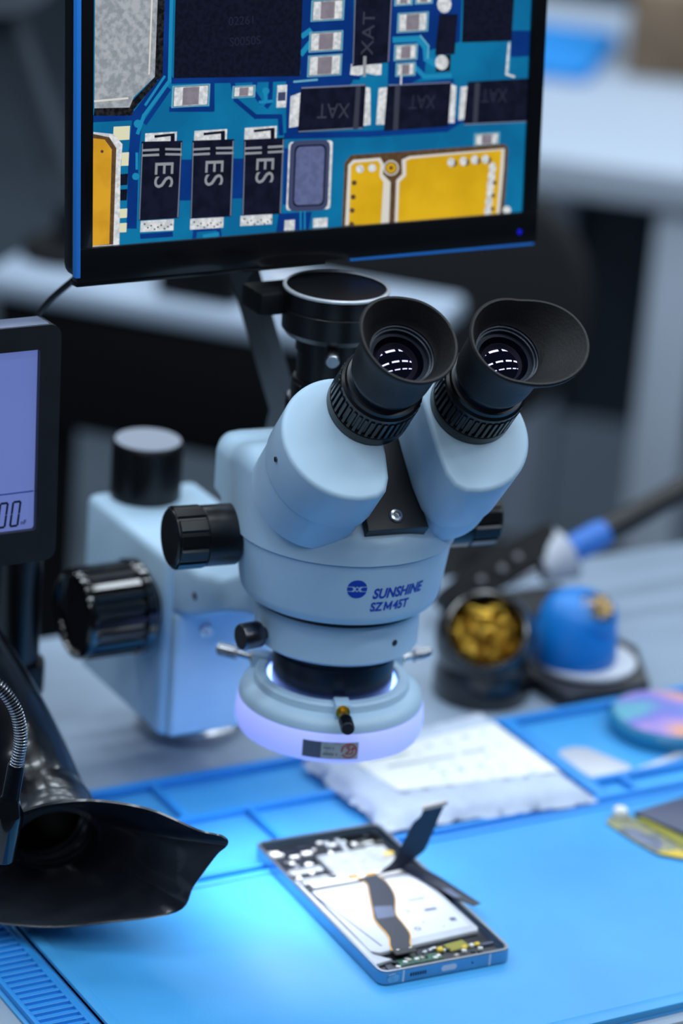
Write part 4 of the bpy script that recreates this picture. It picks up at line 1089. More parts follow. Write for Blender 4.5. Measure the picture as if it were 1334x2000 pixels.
part('power_light', S(mv(lathe([(0, 0), (1.5, 0), (1.4, .25), (0, .3)], 16), 121.5, -80, 1.2)), 'power_led', bez)
panel = part('screen', S(box(-123.6, 123.6, -69.7, 69.7, -3, -.6)), 'picture_teal', MON, label='lit screen with a magnified blue circuit board')
names = sorted({c for c, *_ in SCREEN_SHAPES})
V, F, FM = [], [], []
for k_, (c, *p) in enumerate(SCREEN_SHAPES):
    o_ = len(V)
    n_ = len(p) // 2
    pts = [(p[2 * i], p[2 * i + 1]) for i in range(n_)]
    if sum(pts[i - 1][0] * pts[i][1] - pts[i][0] * pts[i - 1][1] for i in range(n_)) < 0:
        pts = pts[::-1]
    V += [Vector((x, y, -.55 + .0022 * k_)) for x, y in pts]
    F.append(tuple(range(o_, o_ + n_)))
    FM.append(names.index(c))
part('screen_picture', S((V, F)), ['picture_' + n for n in names], panel, fm=FM, fix=False, smooth=False)
# lettering seen on the parts of the board
def scr_text(s, x, y, size, rot, m, bold=.0, sx=1.):
    vf = xf(text_vf(s, size, bold, 'CENTER', .02), Matrix.Translation((x, y, .03)) @ Matrix.Rotation(R(rot), 4, 'Z') @ Matrix.Scale(sx, 4, (1, 0, 0)))
    part('screen_lettering', S(vf), m, panel, smooth=False)
for x, y in ((-85.8, -36.6), (-58.4, -37.4), (-30.2, -38.0)):
    scr_text('ES', x, y, 14.5, -92, 'picture_grey', .0)
scr_text('XAT', 8.5, -10.2, 10.5, 178, 'picture_dim', 0, .9)
scr_text('XAT', 60, -8.5, 10, 178, 'picture_dim2', 0, .8)
scr_text('XAT', 103, -7.5, 10, 178, 'picture_dim2', 0, .8)
scr_text('XAT', 27.5, 27, 10, 88, 'picture_dim', .0, 1.1)
scr_text('S0050S', -42, 26, 6, 1, 'picture_faint', 0)
scr_text('02261', -44, 36, 6, 1, 'picture_faint', 0)
part('neck_plate', S(box(-22, 34, -86, -50, -30, -15, 3)), 'black_plastic', MON)
# strut that carries the monitor, running down behind the head to the bench
part('strut', sweep([(-4, 88, 330), (2, 125, 296), (36, 132, 214), (60, 190, 140), (75, 235, -4)], [8, 8, 8, 8, 9], 4), 'black_satin', MON)
part('strut_foot', mv(lathe([(0, -5), (26, -5), (26, 0), (22, 3), (0, 4)], 40), 75, 235), 'black_satin', MON)
tag(part('signal_cable', sweep(spline([(-88, 82, 333), (-100, 100, 312), (-112, 130, 280), (-104, 160, 238), (-82, 180, 192), (-66, 205, 150), (-62, 240, 112), (-48, 262, 50), (-45, 280, -3)]), 1.7, 8), 'black_plastic', loc=(-88, 75, 335)), 'thin black cable hanging from the monitor down behind the grey display', 'cable')

def ring_prism(outer, inner, z0, z1, b=.0):
    n = len(outer)
    L = [[(x, y, z0) for x, y in outer], [(x, y, z0 + b) for x, y in outer], [(x, y, z1) for x, y in outer], [(x, y, z1) for x, y in inner], [(x, y, z0) for x, y in inner]]
    return loft(L + [L[0]], False, False)

# ================================================================ bench meter with a backlit display at the left edge
LC = thing('bench_meter', 'dark grey meter with a lavender backlit display at the left edge', 'meter', (-190, 62, -5))
LR = Matrix.Translation((-135, 50, 180)) @ Matrix.Rotation(R(-2), 4, 'X')
def L_(vf):
    # local: x to the left is negative, y up, z out to the viewer
    return xf(vf, LR @ Matrix(((1, 0, 0, 0), (0, 0, -1, 0), (0, 1, 0, 0), (0, 0, 0, 1))))
part('case', L_(join(prism(rrect(118, 121, 6, 5, -59, 60.5), -16, -3, 2))), 'case_grey', LC)
part('front_frame', L_(ring_prism(rrect(118, 121, 6, 5, -59, 60.5), rrect(96.4, 92.4, 1.5, 5, -59.2, 62.8), -4, 1)), 'case_grey', LC)
part('top_edge', L_(box(-112, -6, 120.2, 121.4, -14, 0, .4)), 'flex_grey', LC)
dsp = part('display', L_(box(-108, -10.5, 16, 110, -4, -2.2)), 'lcd', LC, label='lavender backlit display')
part('display_rule', L_(box(-107, -11.4, 35.6, 36.3, -2.2, -2.1)), 'lcd_ink_faint', dsp)
def seg_zero(x, y, w_, h_, t_=1.15, sl=.12):
    segs = []
    def bar(x0, y0, x1, y1):
        segs.append(stroke([(x0 + sl * y0, y0), (x1 + sl * y1, y1)], t_))
    g = .45
    bar(g, h_, w_ - g, h_)
    bar(g, 0, w_ - g, 0)
    for xx in (0, w_):
        bar(xx, g, xx, h_ / 2 - g)
        bar(xx, h_ / 2 + g, xx, h_ - g)
    return mv(join(*segs), x, y)
for x in (-44.4, -37.4, -30.4, -23.6):
    part('digit', L_(mv(seg_zero(x, 19, 3.9, 12.4), 0, 0, -2.05)), 'lcd_ink', dsp, fix=False)
part('unit_mark', L_(mv(text_vf('nF', 3.2, .05, 'LEFT', .05), -18, 20.2, -2.05)), 'lcd_ink', dsp)
part('stand_tube', mv(lathe([(0, -2), (12, -2), (12, 200), (0, 200)], 40), -107, 152), 'black_satin', LC)
part('stand_collar', mv(lathe([(11.5, 60), (15, 60), (15.5, 62), (15.5, 76), (15, 78), (11.5, 78)], 40), -107, 152), 'black_metal', LC)
part('stand_arm', sweep([(-107, 152, 192), (-125, 110, 200), (-150, 66, 208)], 8, 16), 'black_satin', LC)
part('stand_foot', box(-200, -96, 138, 190, -5, 4, 2), 'black_plastic', LC)
# black power unit standing behind the meter
PU = thing('power_unit', 'black boxy unit with a ribbed dial behind the grey meter', 'power unit', (-95, 275, -5))
part('unit_body', box(-175, -62, 262, 330, -5, 92, 4, 3), 'black_plastic', PU)
part('unit_dial', xf(join(gear(19, 20.5, 24, 0, 14, .5), lathe([(0, 14), (17, 14), (16, 16), (0, 16)], 40)), axis_m((-62, 296, 92), (.3, -.35, .9))), 'black_gloss', PU)
part('unit_knob', xf(lathe([(0, 0), (6.5, 0), (6.2, 9), (5, 11), (0, 11.4)], 32), axis_m((-76, 262, 15), (0, -1, 0))), 'steel', PU, label='small bright metal knob')

# ================================================================ fume extractor: flared nozzle on a flexible hose
FX = thing('fume_nozzle', 'black flared fume extractor nozzle on a smooth hose at the lower left', 'nozzle', (-140, 0, -5))
rim = [(-205, 14, 22), (-196, 6, 14), (-181.4, -3, 11.5), (-159.6, -16, 11.5), (-138, -29, 16), (-107, -47.8, 25.8), (-100.2, -51.9, 41.2), (-91.5, -57, 59), (-87.3, -59.8, 65.5), (-89.7, -58.2, 70), (-99.5, -50.5, 71.6), (-119.1, -35.6, 79.5), (-142.7, -21.4, 82), (-161.8, -10, 78), (-178, -3, 71.5), (-196, 8, 62), (-207, 15, 44)]
def closed_spline(pts, k=6):
    P = [Vector(p) for p in pts]
    n = len(P)
    out = []
    for i in range(n):
        a, b, c, d = P[i - 1], P[i], P[(i + 1) % n], P[(i + 2) % n]
        for j in range(k):
            t_ = j / k
            out.append(.5 * (2 * b + (c - a) * t_ + (2 * a - 5 * b + 4 * c - d) * t_ * t_ + (3 * b - a - 3 * c + d) * t_ ** 3))
    return out
rl = closed_spline(rim, 6)
N_ = len(rl)
hc = Vector((-139, 27.6, 33))            # where the flare meets the hose
hd = Vector((.22, .92, .2)).normalized()  # hose direction
lat = Vector((.86, -.52, 0))
ha = (lat - hd * lat.dot(hd)).normalized()
hb = hd.cross(ha).normalized()
if hb.z < 0:
    hb = -hb
rc0 = Vector((-148, -22, 46))
rim_ang = [math.atan2((q.z - rc0.z) / 36, (q - rc0).dot(lat) / 62) for q in rl]
def hose_ring(c, r):
    return [c + (ha * math.cos(t_) + hb * math.sin(t_)) * r for t_ in rim_ang]
ringA = hose_ring(hc, 22.5)
mid = [rl[i].lerp(ringA[i], .45) for i in range(N_)]
mid2 = [rl[i].lerp(ringA[i], .8) + hd * 3 for i in range(N_)]
inner0 = hose_ring(hc + hd * 4, 20.4)
cen = sum(rl, Vector()) / N_
rl_in = [p + (cen - p).normalized() * 1.6 + hd * .2 for p in rl]
mid_in = [m_ + (hc - m_).normalized() * 1.8 for m_ in mid]
part('flare', loft([ringA, mid2, mid, rl, [p - hd * .8 + (cen - p).normalized() * .8 for p in rl], rl_in, mid_in, [q + (hc - q).normalized() * 2 for q in mid2], inner0], False, False), 'fume_plastic', FX, ang=60)
hp = spline([hc, hc + hd * 16, (-133, 63, 38), (-134.6, 86, 54), (-143, 101, 76), (-157, 113, 102), (-190, 124, 150), (-240, 130, 190)], 10)
part('hose', sweep(hp, 26, 40, False), 'fume_tube', FX, ang=60)
part('hose_lining', sweep(hp[:26], 22.4, 32, False), 'far_black', FX)
part('hose_collar', xf(lathe([(22.5, -2), (26.4, -2), (27.4, 0), (27.6, 11), (26.6, 13), (25, 13)], 56), axis_m(hc, hd)), 'fume_plastic', FX)
for k in range(5):
    part('hose_coil', xf(lathe([(22.2, 0), (20.6, .9), (22.2, 1.8)], 40), axis_m(hp[3 + 3 * k], hp[4 + 3 * k] - hp[2 + 3 * k])), 'fume_plastic', FX)

# ================================================================ gooseneck lamp in front of the hose
GL = thing('gooseneck_lamp', 'small black gooseneck lamp with a ribbed metal neck at the left edge', 'lamp', (-225, -12, -5))
gp = spline([(-236, -6, 0), (-238, -6, 60), (-232, -8, 120), (-216, -14, 149), (-199.6, -21.3, 153.5), (-189.9, -27, 143), (-186.2, -29.2, 127), (-187.6, -28.4, 110.5)], 10)
part('neck', sweep(gp, 2.9, 16), 'black_metal', GL)
# wound wire: many thin rings along the neck
tot = 0
coils = []
nx = 0.0
for i in range(1, len(gp)):
    seg = (gp[i] - gp[i - 1])
    L0 = tot
    tot += seg.length
    while nx <= tot:
        p = gp[i - 1] + seg * ((nx - L0) / seg.length)
        coils.append(xf(lathe([(2.7, -.62), (3.35, -.2), (3.35, .2), (2.7, .62)], 16), axis_m(p, seg)))
        nx += 1.5
part('neck_winding', join(*coils), 'steel', GL)['kind'] = 'stuff'
ge = gp[-1]
gd = Vector((-.12, .05, -1)).normalized()
part('lamp_socket', xf(lathe([(0, -1), (4.0, -1), (4.2, 0), (4.2, 16), (4.6, 17), (0, 17)], 32), axis_m(ge, gd)), 'black_metal', GL)
part('lamp_head', xf(lathe([(0, 17), (4.6, 17), (7.6, 24), (7.8, 25), (7.8, 48), (7.2, 49), (0, 49)], 48), axis_m(ge, gd)), 'black_gloss', GL)
part('lamp_foot', mv(lathe([(0, -5), (24, -5), (24, 2), (20, 4), (0, 5)], 40), -236, -6), 'black_metal', GL)

# ================================================================ opened phone
PH = thing('smartphone', 'opened smartphone with its battery and circuit board bare on the blue mat', 'phone', (14.8, -40.2, 0))
PM = Matrix.Translation((14.8, -40.2, 0)) @ Matrix.Rotation(R(-2.6), 4, 'Z')
P_ = lambda vf: xf(vf, PM)
PW, PL = 74.4, 146.4
fr = part('side_frame', P_(ring_prism(rrect(PW, PL, 5, 6), rrect(PW - 3, PL - 3, 4, 6), .8, 7.4)), 'phone_frame', PH)
part('frame_rim', P_(ring_prism(rrect(PW - .6, PL - .6, 4.8, 6), rrect(PW - 3.4, PL - 3.4, 3.8, 6), 7.3, 7.9)), 'phone_rim', fr)
part('glass_edge', P_(prism(rrect(PW - 1.4, PL - 1.4, 4.6, 6), 0, 1)), 'black_gloss', fr)
for sx in (-24.5, 24.5):
    part('antenna_line', P_(box(sx - .5, sx + .5, -PL / 2 - .06, -PL / 2 + .6, .9, 7.35)), 'white_enamel', fr)
part('pen_button', P_(xf(prism(rrect(6.6, 4.6, 2, 5), 0, .5, .2), axis_m((-30.2, -PL / 2 + .1, 4), (0, -1, 0)))), 'steel', fr, label='silver pen button')
part('charge_port', P_(xf(prism(rrect(8.6, 3, 1.4, 5), 0, .12), axis_m((1.2, -PL / 2 - .02, 4.1), (0, -1, 0)))), 'white_enamel', fr)
for k in range(7):
    part('speaker_slot', P_(xf(prism(rrect(.8, 2, .3, 3), 0, .12), axis_m((-20.2 + 1.35 * k, -PL / 2 - .02, 4.1), (0, -1, 0)))), 'far_black', fr)
part('microphone_hole', P_(xf(lathe([(0, 0), (.5, 0), (.5, .12), (0, .12)], 10), axis_m((14.5, -PL / 2 - .02, 4.2), (0, -1, 0)))), 'far_black', fr)
mp = part('mid_plate', P_(prism(rrect(PW - 3, PL - 3, 4, 6), 1, 4.4)), 'phone_dark', PH)
def pb(name, x0, x1, y0, y1, z0, z1, m, parent=PH, b=.15, rz=0):
    cx, cy = (x0 + x1) / 2, (y0 + y1) / 2
    return part(name, P_(mv(box(x0 - cx, x1 - cx, y0 - cy, y1 - cy, z0, z1, b, 1), cx, cy, 0, rz)), m, parent)
# battery pack and its label
bat = part('battery', P_(prism([(-31, 16), (-31, -50), (-27, -53), (31, -49), (32.5, -46), (31, 14), (28, 17)], 4.4, 7.0, .7, 2)), 'battery', PH)
part('battery_edge', P_(prism([(-24, -47), (-23.2, -47.6), (-31.6, 12), (-32.2, 12)], 7.0, 7.15)), 'flex_grey', bat)
part('battery_label', P_(prism([(-6, -46), (29, -44), (28.5, 12), (-2, 12)], 7.0, 7.12)), 'label_white', bat)
for k, (x, y, a, b_) in enumerate(((6, -20, 7, 2.6), (18, -22, 7, 2.4), (8, -33, 6, 1.4), (24, -35, 3.4, 3.4), (2, -38, 5, 3.6), (16, -10, 10, 1.2), (16, -40, 12, 1))):
    part('label_print', P_(mv(ring_flat(min(a, b_) * .28, min(a, b_) * .5, 20, x, y) if k % 2 == 0 else grid_rect(x - a / 2, x + a / 2, y - b_ / 2, y + b_ / 2, 0, 3), 0, 0, 7.18)), 'flex_grey', bat, fix=False)
part('side_foil', P_(prism([(-35, 30), (-33, 30), (-30.8, -52), (-24, -60), (-35, -62)], 4.4, 6.4, .4)), 'battery', PH)
# top circuit board with shields and chips
brd = part('main_board', P_(prism([(-34, 64), (-10, 66), (32, 66), (32, 30), (22, 20), (-30, 19), (-34, 30)], 4.4, 5.2, .2)), 'chip_dark', PH)
part('camera_window', P_(prism(rrect(20, 13, 2, 4, 21, 60), 5.2, 6.2, .3)), 'black_gloss', brd)
pb('shield_can', -12, 28, 26, 50, 5.2, 7.2, 'shield_can', brd, .5)
pb('shield_can', -32, -15, 24, 30, 5.2, 7.0, 'shield_can', brd, .5)
pb('shield_can', -33, -14, 36, 41, 5.2, 6.8, 'shield_can', brd, .5)
pb('shield_can', 6, 9, 52, 65, 5.2, 6.8, 'shield_can', brd, .5)
pb('bracket_strip', -28, 26, 19.5, 25, 5.2, 7.0, 'white_part', brd, .5)
rnd = random.Random(3)
for k in range(85):
    x, y = rnd.uniform(-33, 28), rnd.uniform(21, 65)
    if -12 < x < 28 and 26 < y < 50:
        continue
    a, b_ = rnd.uniform(1., 3.6), rnd.uniform(.8, 2.2)
    pb('component', x - a, x + a * .6, y - b_, y + b_ * .6, 5.2, 5.9 + rnd.random() * .8, rnd.choice(['white_part', 'shield_can', 'chip_dark', 'white_part', 'flex']), brd, .15)
for x, y, m in ((26, 40, 'yellow_part'), (24, 36, 'ceramic'), (-4, 22, 'gold'), (6, 21.5, 'gold'), (14, 23, 'white_part')):
    pb('connector', x - 3, x + 3, y - 1.2, y + 1.2, 7.0, 7.7, m, brd, .2)
# ribbon cable in an S along the battery
lc = [(-1.8, 20), (-.6, 13), (-4.2, 3), (-11, -14), (-14.5, -24), (-15.6, -40), (-19.6, -50), (-21.2, -58)]
rc_ = [(8.4, 20), (9.6, 10), (6.5, -4), (-1.5, -20), (-3.0, -30), (-4.8, -42), (-9.5, -51), (-10.5, -58)]
def strip2(a, b, z0, z1, k=8):
    A = spline([(x, y, 0) for x, y in a], k)
    B = spline([(x, y, 0) for x, y in b], k)
    V, F = [], []
    for p, q in zip(A, B):
        V += [Vector((p.x, p.y, z0)), Vector((q.x, q.y, z0)), Vector((q.x, q.y, z1)), Vector((p.x, p.y, z1))]
    n = len(A)
    for i in range(n - 1):
        for j in range(4):
            F.append((4 * i + j, 4 * i + (j + 1) % 4, 4 * i + 4 + (j + 1) % 4, 4 * i + 4 + j))
    F += [(0, 1, 2, 3), (4 * n - 4, 4 * n - 3, 4 * n - 2, 4 * n - 1)]
    return V, F
sh = lambda L, d: [(x + d, y) for x, y in L]
fx = part('ribbon_cable', P_(strip2(lc, rc_, 7.25, 7.55)), 'flex', PH, label='dark ribbon cable with golden edges')
part('gold_edge', P_(strip2(sh(lc, -.7), sh(lc, .25), 7.2, 7.5)), 'gold', fx)
part('gold_edge', P_(strip2(sh(rc_, -.25), sh(rc_, .7), 7.2, 7.5)), 'gold', fx)
part('grey_window', P_(prism([(-13.2, -23), (-3.2, -23.5), (.5, -13), (-9.2, -10.5)], 7.55, 7.65)), 'flex_grey', fx)
pb('ribbon_plug', -21.8, -9.6, -59.5, -55, 7.2, 8.3, 'phone_dark', fx, .3)
for x in (-19.5, -12.5):
    pb('solder_tab', x, x + 1.6, -56, -55.2, 8.3, 8.5, 'white_part', fx, .1)
# bottom board
bb_ = part('charge_board', P_(prism([(-30, -69), (-29, -60), (-9, -60), (-8, -53), (32, -51), (33, -69)], 4.4, 5.0, .2)), 'chip_dark', PH)
pb('green_board', -22, 2, -66, -60, 5, 5.5, 'pcb_green', bb_, .1)
pb('olive_tape', 8, 20, -61, -54, 5, 5.9, 'olive_tape', bb_, .3, 8)
pb('yellow_part', 2, 5.4, -60.5, -57.5, 5, 7.2, 'yellow_part', bb_, .6)
pb('yellow_part', 15, 18.2, -62, -59.5, 5, 6.8, 'yellow_part', bb_, .6)
pb('yellow_part', 23, 26, -61, -58.6, 5, 6.6, 'yellow_part', bb_, .5)
pb('motor_bar', 26, 33, -62, -60.6, 5, 6.4, 'flex_grey', bb_, .3)
for k in range(30):
    x, y = rnd.uniform(-26, 27), rnd.uniform(-68.5, -55)
    if x < -8 and y > -61:
        continue
    pb('component', x - 1.2, x + 1.2, y - .8, y + .8, 5, 5.6 + rnd.random(), rnd.choice(['white_part', 'ceramic', 'chip_dark', 'shield_can', 'white_part']), bb_, .15, rnd.uniform(-30, 30))
# dark flap of antenna film hanging over the right edge
part('antenna_film', P_(prism([(22, 24), (34, 21), (38.5, 6), (43, -18), (45, -27), (40, -28), (36, -20), (31, -6)], 8.0, 8.35, .1)), 'flex', PH, label='dark antenna film over the edge')
part('film_patch', P_(prism([(33, -6), (37, -8), (38.5, -18), (34.5, -17)], 8.36, 8.45)), 'flex_grey', PH)
# ribbon standing up from the board, bent away
def stand_strip():
    cl = [((6, 20), (22, 21), 7.4), ((11, 20.5), (26.5, 21.5), 8.6), ((17, 21), (32, 22), 12), ((20, 21), (37.5, 22), 16), ((22.6, 21), (40.4, 22.5), 22), ((26, 21), (43, 22.5), 29), ((28.4, 21), (44.6, 22.5), 34), ((32.4, 21), (46, 22.5), 37.5), ((34.2, 21), (48.4, 22.5), 43)]
    A = spline([(a[0], a[1], z) for a, b, z in cl], 6)
    B = spline([(b[0], b[1], z) for a, b, z in cl], 6)
    d = Vector((.2, .3, -.05))
    V, F = [], []
    for p, q in zip(A, B):
        V += [p, q, q + d, p + d]
    n = len(A)
    for i in range(n - 1):
        for j in range(4):
            F.append((4 * i + j, 4 * i + (j + 1) % 4, 4 * i + 4 + (j + 1) % 4, 4 * i + 4 + j))
    F += [(0, 1, 2, 3), (4 * n - 4, 4 * n - 3, 4 * n - 2, 4 * n - 1)]
    return (V, F), A, B
(sv, sA, sB) = stand_strip()
sr = part('standing_ribbon', P_(sv), 'flex', PH, label='dark ribbon cable standing up from the board')
q0, q1 = sA[-1], sB[-1]
up_ = (sA[-1] - sA[-6]).normalized()
part('ribbon_connector', P_(loft([[q0 - up_ * 2.4 + Vector((-.6, -.8, 0)), q1 - up_ * 2.4 + Vector((.6, -.8, 0)), q1 - up_ * 2.4 + Vector((.6, .8, 0)), q0 - up_ * 2.4 + Vector((-.6, .8, 0))], [q0 + Vector((-.6, -.8, 0)), q1 + Vector((.6, -.8, 0)), q1 + Vector((.6, .8, 0)), q0 + Vector((-.6, .8, 0))]])), 'ceramic', sr)

# ================================================================ things lying in the trays at the back of the mat
def sheet(outline, z0, th, amp, seed, n=34, edge=2.2):
    """crumpled pad: grid over a quad with noisy edge and surface"""
    rn = random.Random(seed)
    q = [Vector((x, y, 0)) for x, y in outline]
    ns = [[rn.uniform(-1, 1) for _ in range(n + 1)] for _ in range(n + 1)]
    V, F = [], []
    for lay in (0, 1):
        for i in range(n + 1):
            for j in range(n + 1):
                s_, t_ = i / n, j / n
                p = (q[0] * (1 - s_) + q[1] * s_) * (1 - t_) + (q[3] * (1 - s_) + q[2] * s_) * t_
                rim_ = min(s_, 1 - s_, t_, 1 - t_)
                wob = math.sin(i * 1.9 + seed) + math.sin(j * 2.3 + 1.7 * seed)
                if rim_ == 0:
                    p = p + Vector((rn.uniform(-1, 1), rn.uniform(-1, 1), 0)) * edge
                f = min(1, rim_ * 9) ** .5
                z = z0 + (th * f * (1 + .10 * wob) + amp * ns[i][j] * f if lay else 0) + (.3 if lay else 0)
                V.append(Vector((p.x, p.y, z)))
    m_ = (n + 1) ** 2
    for i in range(n):
        for j in range(n):
            a = i * (n + 1) + j
            F.append((m_ + a, m_ + a + n + 1, m_ + a + n + 2, m_ + a + 1))
            F.append((a, a + 1, a + n + 2, a + n + 1))
    for k in range(n):
        for a, b in ((k, k + 1), (n * (n + 1) + k + 1, n * (n + 1) + k), ((k + 1) * (n + 1), k * (n + 1)), (k * (n + 1) + n, (k + 1) * (n + 1) + n)):
            F.append((a, b, m_ + b, m_ + a))
    return V, F
pad = thing('padded_pouch', 'crumpled white padded pouch with a white card on it, across the mat trays', 'pouch', (135, 85, 1))
part('pouch_body', sheet([(62, 32), (190, 20), (190, 140), (58, 120)], .9, 8, .9, 5), 'foam_white', pad, ang=80)
cardv = prism([(83, 56), (181, 45), (180, 112), (76, 105)], 9.6, 10.2, .1)
part('card', cardv, 'paper_white', pad)
for (x, y, l_) in ((86, 96, 26), (92, 84, 44), (140, 84, 16)):
    part('printed_line', mv(box(0, l_, -1.6, 1.6, 10.22, 10.3), x, y, 0, -1), 'print_faint', pad)
# round case with an iridescent film
dc = thing('round_case', 'round teal case with an iridescent disc on top, in the mat tray at right', 'case', (290, 92, -3.4))
part('case_body', mv(lathe([(0, -3.4), (33, -3.4), (35, -1.5), (35.5, 5), (34, 7), (0, 7)], 72), 290, 92), 'teal_case', dc)
film = part('disc', mv(lathe([(0, 7.6), (8, 7.6), (32, 7.6), (32, 7), (0, 7)], 72), 290, 92), 'disc_film', dc, label='iridescent pink and violet disc')
m_ = MATS['disc_film']
nt_ = m_.node_tree
b_ = nt_.nodes['Principled BSDF']
tc_ = nt_.nodes.new('ShaderNodeTexCoord')
mp_ = nt_.nodes.new('ShaderNodeMapping')
mp_.inputs['Rotation'].default_value = (0, 0, R(35))
mp_.inputs['Scale'].default_value = (16, 16, 16)
gr_ = nt_.nodes.new('ShaderNodeTexNoise')
gr_.inputs['Scale'].default_value = 1.5
gr_.inputs['Detail'].default_value = 1
rp_ = nt_.nodes.new('ShaderNodeValToRGB')
els = rp_.color_ramp.elements
els[0].position, els[0].color = .36, lin('#6fb4cc')
els[1].position, els[1].color = .66, lin('#e8a890')
e_ = els.new(.45)
e_.color = lin('#7d7fd8')
e_ = els.new(.55)
e_.color = lin('#b79ad8')
nt_.links.new(tc_.outputs['Object'], mp_.inputs['Vector'])
nt_.links.new(mp_.outputs['Vector'], gr_.inputs['Vector'])
nt_.links.new(gr_.outputs['Fac'], rp_.inputs['Fac'])
nt_.links.new(rp_.outputs['Color'], b_.inputs['Base Color'])
# grey spatula blade
o = part('metal_plate', mv(prism([(-14, -20), (12, -20), (15, -16), (12, 14), (6, 20), (-4, 21), (-12, 17), (-16, -14)], 0, 2.4, .8), 220, 68, -3.4, 14), 'grey_blob', loc=(220, 68, -3.4))
tag(o, 'pale grey rounded metal plate in the mat tray beside the white pouch', 'plate')
o = part('tweezer_strip', mv(box(-32, 32, -2.4, 2.4, 0, 2, .6), 262, 55, -3.4, 14), 'grey_blob', loc=(262, 55, -3.4))
tag(o, 'thin metal strip lying in front of the round case', 'strip')
# broken circuit-board piece at the right
pcb = thing('board_fragment', 'broken flex circuit piece with olive gold edges at the right of the mat', 'circuit board', (205, -25, 0))
part('fragment_plate', prism([(181, -4), (190, 3), (197, 4), (199, -12), (208, -40), (203, -55), (196, -56), (186, -45), (183, -26)], .3, 1.4, .2), 'scrap_gold', pcb)
part('grey_film', prism([(183.5, -14), (191, -16), (197, -36), (190, -44), (185, -34)], 1.4, 1.8, .1), 'scrap_pcb', pcb)
part('dark_shield', prism([(201, -2), (240, 4), (262, -30), (252, -58), (215, -40)], .3, 3.2, .4), 'scrap_dark', pcb)
part('gold_strip', prism([(199, -6), (203, -8), (213, -42), (206, -52), (203, -46)], 1.4, 2.0, .1), 'olive_tape', pcb)
part('metal_knob', mv(lathe([(0, 1.4), (4, 1.4), (4, 5), (3, 6), (0, 6)], 24), 193, 0), 'white_part', pcb)
part('contact_pad', prism([(186, -46), (196, -56), (203, -55), (199, -47)], 1.4, 1.9, .1), 'yellow_part', pcb)

# ================================================================ soldering gear behind the mat
def wool(n, r, seed, c, M):
    rn = random.Random(seed)
    parts = []
    for k in range(n):
        th, ph_ = rn.uniform(0, 2 * math.pi), math.acos(rn.uniform(-.2, 1))
        p = Vector((math.sin(ph_) * math.cos(th), math.sin(ph_) * math.sin(th), math.cos(ph_))) * r * rn.uniform(.55, 1)
        a = Vector((rn.gauss(0, 1), rn.gauss(0, 1), rn.gauss(0, 1))).normalized()
        b = a.cross(Vector((rn.gauss(0, 1), rn.gauss(0, 1), rn.gauss(0, 1)))).normalized()
        rr_ = rn.uniform(.12, .3) * r
        V, F = [], []
        m = 9
        wd = a.cross(b) * .9
        for i in range(m):
            t_ = i / (m - 1) * 4.4
            q = p + (a * math.cos(t_) + b * math.sin(t_)) * rr_ + wd * (t_ * .5)
            V += [q, q + wd * 1.1 + a * .2]
        F = [(2 * i, 2 * i + 1, 2 * i + 3, 2 * i + 2) for i in range(m - 1)]
        parts.append((V, F))
    return xf(join(*parts), M)
tl = Vector((-.42, -.62, .66)).normalized()   # cup opening looks to the front left and up
CP = thing('tip_cleaner', 'black round tip cleaner with brass wool behind the ring light', 'tip cleaner', (214, 180, -5))
cc = Vector((214, 180, 30))
CM = axis_m(cc, tl)
part('cleaner_bowl', xf(lathe([(0, -30)] + [(31 * math.sin(R(t_)), -31 * math.cos(R(t_))) for t_ in range(15, 126, 8)] + [(24.5, 19), (23.2, 19.2), (21.8, 17.5), (22, 8), (18, -8), (0, -14)], 72), CM), 'cup_black', CP)
part('cleaner_foot', mv(lathe([(0, -5), (29, -5), (30, -3), (30, 10), (27.5, 20), (0, 24)], 64), 214, 180), 'cup_black', CP)
tag(part('brass_wool', wool(420, 20, 11, cc, CM @ Matrix.Translation((0, 0, 1))), 'brass', loc=cc, fix=False, ang=180), 'golden brass wool filling the black round tip cleaner', 'brass wool', kind='stuff')
BC = thing('silicone_cup', 'blue silicone cup with a brass filled opening on a white and dark base', 'cup', (284, 176, -5))
bc = Vector((292, 196, 6))
part('base_plate', prism([(244, 178), (248, 137), (308, 137), (332, 185), (322, 236), (262, 240)], -5, 6, 2), 'base_dark', BC)
part('white_saucer', mv(lathe([(0, 6), (29, 6), (32, 8), (32, 10), (30, 11), (0, 10)], 64), 284, 174), 'white_enamel', BC)
part('cup_body', mv(lathe([(0, 10), (25, 10), (26.5, 13), (25.5, 28), (23, 40), (19, 48), (13, 52), (0, 53)], 64), 277, 176), 'silicone_blue', BC)
tl2 = Vector((-.05, -.65, .75)).normalized()
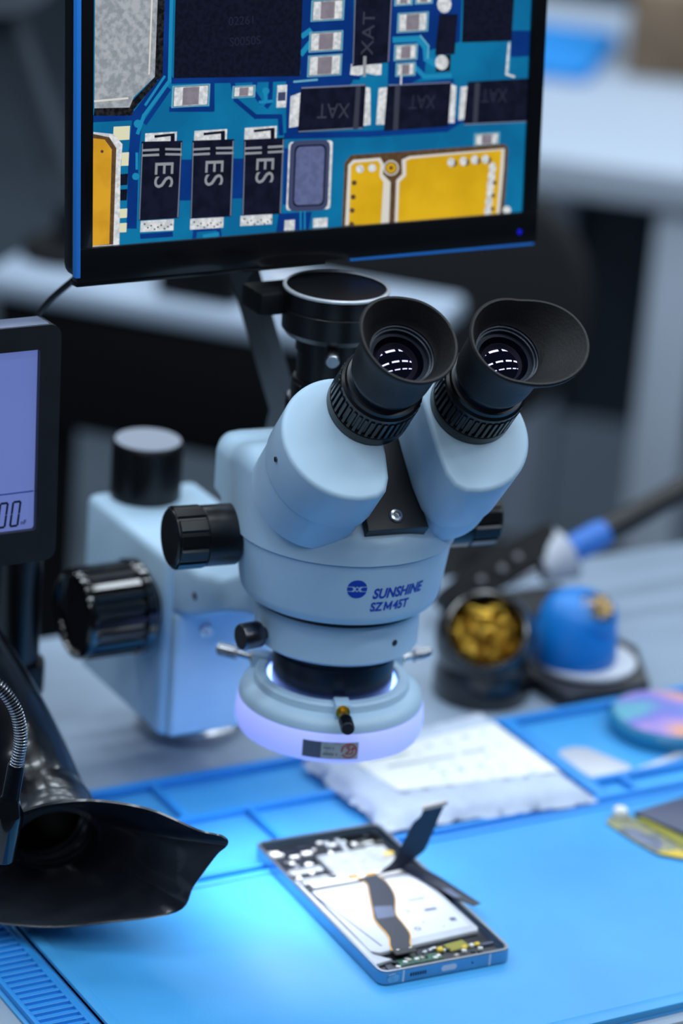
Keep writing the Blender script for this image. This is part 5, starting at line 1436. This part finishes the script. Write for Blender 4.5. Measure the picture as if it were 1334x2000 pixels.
part('cup_mouth', xf(lathe([(0, -4), (11, -4), (12, 5), (13.4, 6), (14.6, 4), (16, -10), (0, -12)], 48), axis_m((280, 164, 42), tl2)), 'silicone_blue', BC)
tag(part('brass_wool', wool(140, 11.5, 5, None, axis_m((280, 164, 44), tl2)), 'brass', loc=(282, 164, 46), fix=False, ang=180), 'golden brass wool in the mouth of the blue silicone cup', 'brass wool', kind='stuff')
# iron stand: black sloping carrier with a white funnel, and the iron resting in it
IS = thing('iron_stand', 'black sloping soldering iron stand with a white funnel behind the cups', 'iron stand', (300, 275, -5))
part('stand_base', prism([(240, 262), (262, 246), (350, 262), (345, 296), (262, 300)], -5, 3, 2), 'base_dark', IS)
part('carrier_bar', sweep([(246, 274, 6), (280, 276, 28), (324, 278, 44)], [17, 16, 13], 4), 'far_black', IS)
for q in ((262, 262, 30), (276, 261, 36), (288, 262, 42)):
    part('rivet', xf(lathe([(0, 0), (2.6, 0), (2.2, 1.4), (0, 1.8)], 16), axis_m(q, (-.4, -.6, .7))), 'dark_steel', IS)
idir = Vector((.93, 0, .36)).normalized()
tip = Vector((326, 270, 34))
part('funnel', xf(lathe([(9, -16), (11, -16), (17, 2), (18, 4), (16.5, 4.6), (15, 3), (9, -16)], 40), axis_m(tip, idir)), 'white_enamel', IS)
SI = thing('soldering_iron', 'soldering iron with a blue sleeve and black handle resting in the white funnel', 'soldering iron', tuple(tip))
part('blue_sleeve', xf(lathe([(0, 0), (8, 0), (9.4, 3), (9.4, 30), (8.4, 36), (0, 36)], 40), axis_m(tip, idir)), 'iron_blue', SI)
part('black_handle', xf(lathe([(0, 36), (8.2, 36), (8.6, 42), (8, 80), (9, 110), (8, 150), (0, 152)], 40), axis_m(tip, idir)), 'black_plastic', SI)
part('shaft', xf(lathe([(0, -44), (1, -44), (2.4, -30), (2.6, 0), (0, 0)], 20), axis_m(tip, idir)), 'steel', SI)
tag(part('electric_cable', sweep(spline([(410, 175, -2), (440, 200, -2), (500, 225, -2), (600, 230, -2)]), 3, 8), 'bench_edge', loc=(410, 175, -5)), 'grey cord lying on the bench at the right behind the cups', 'cord')
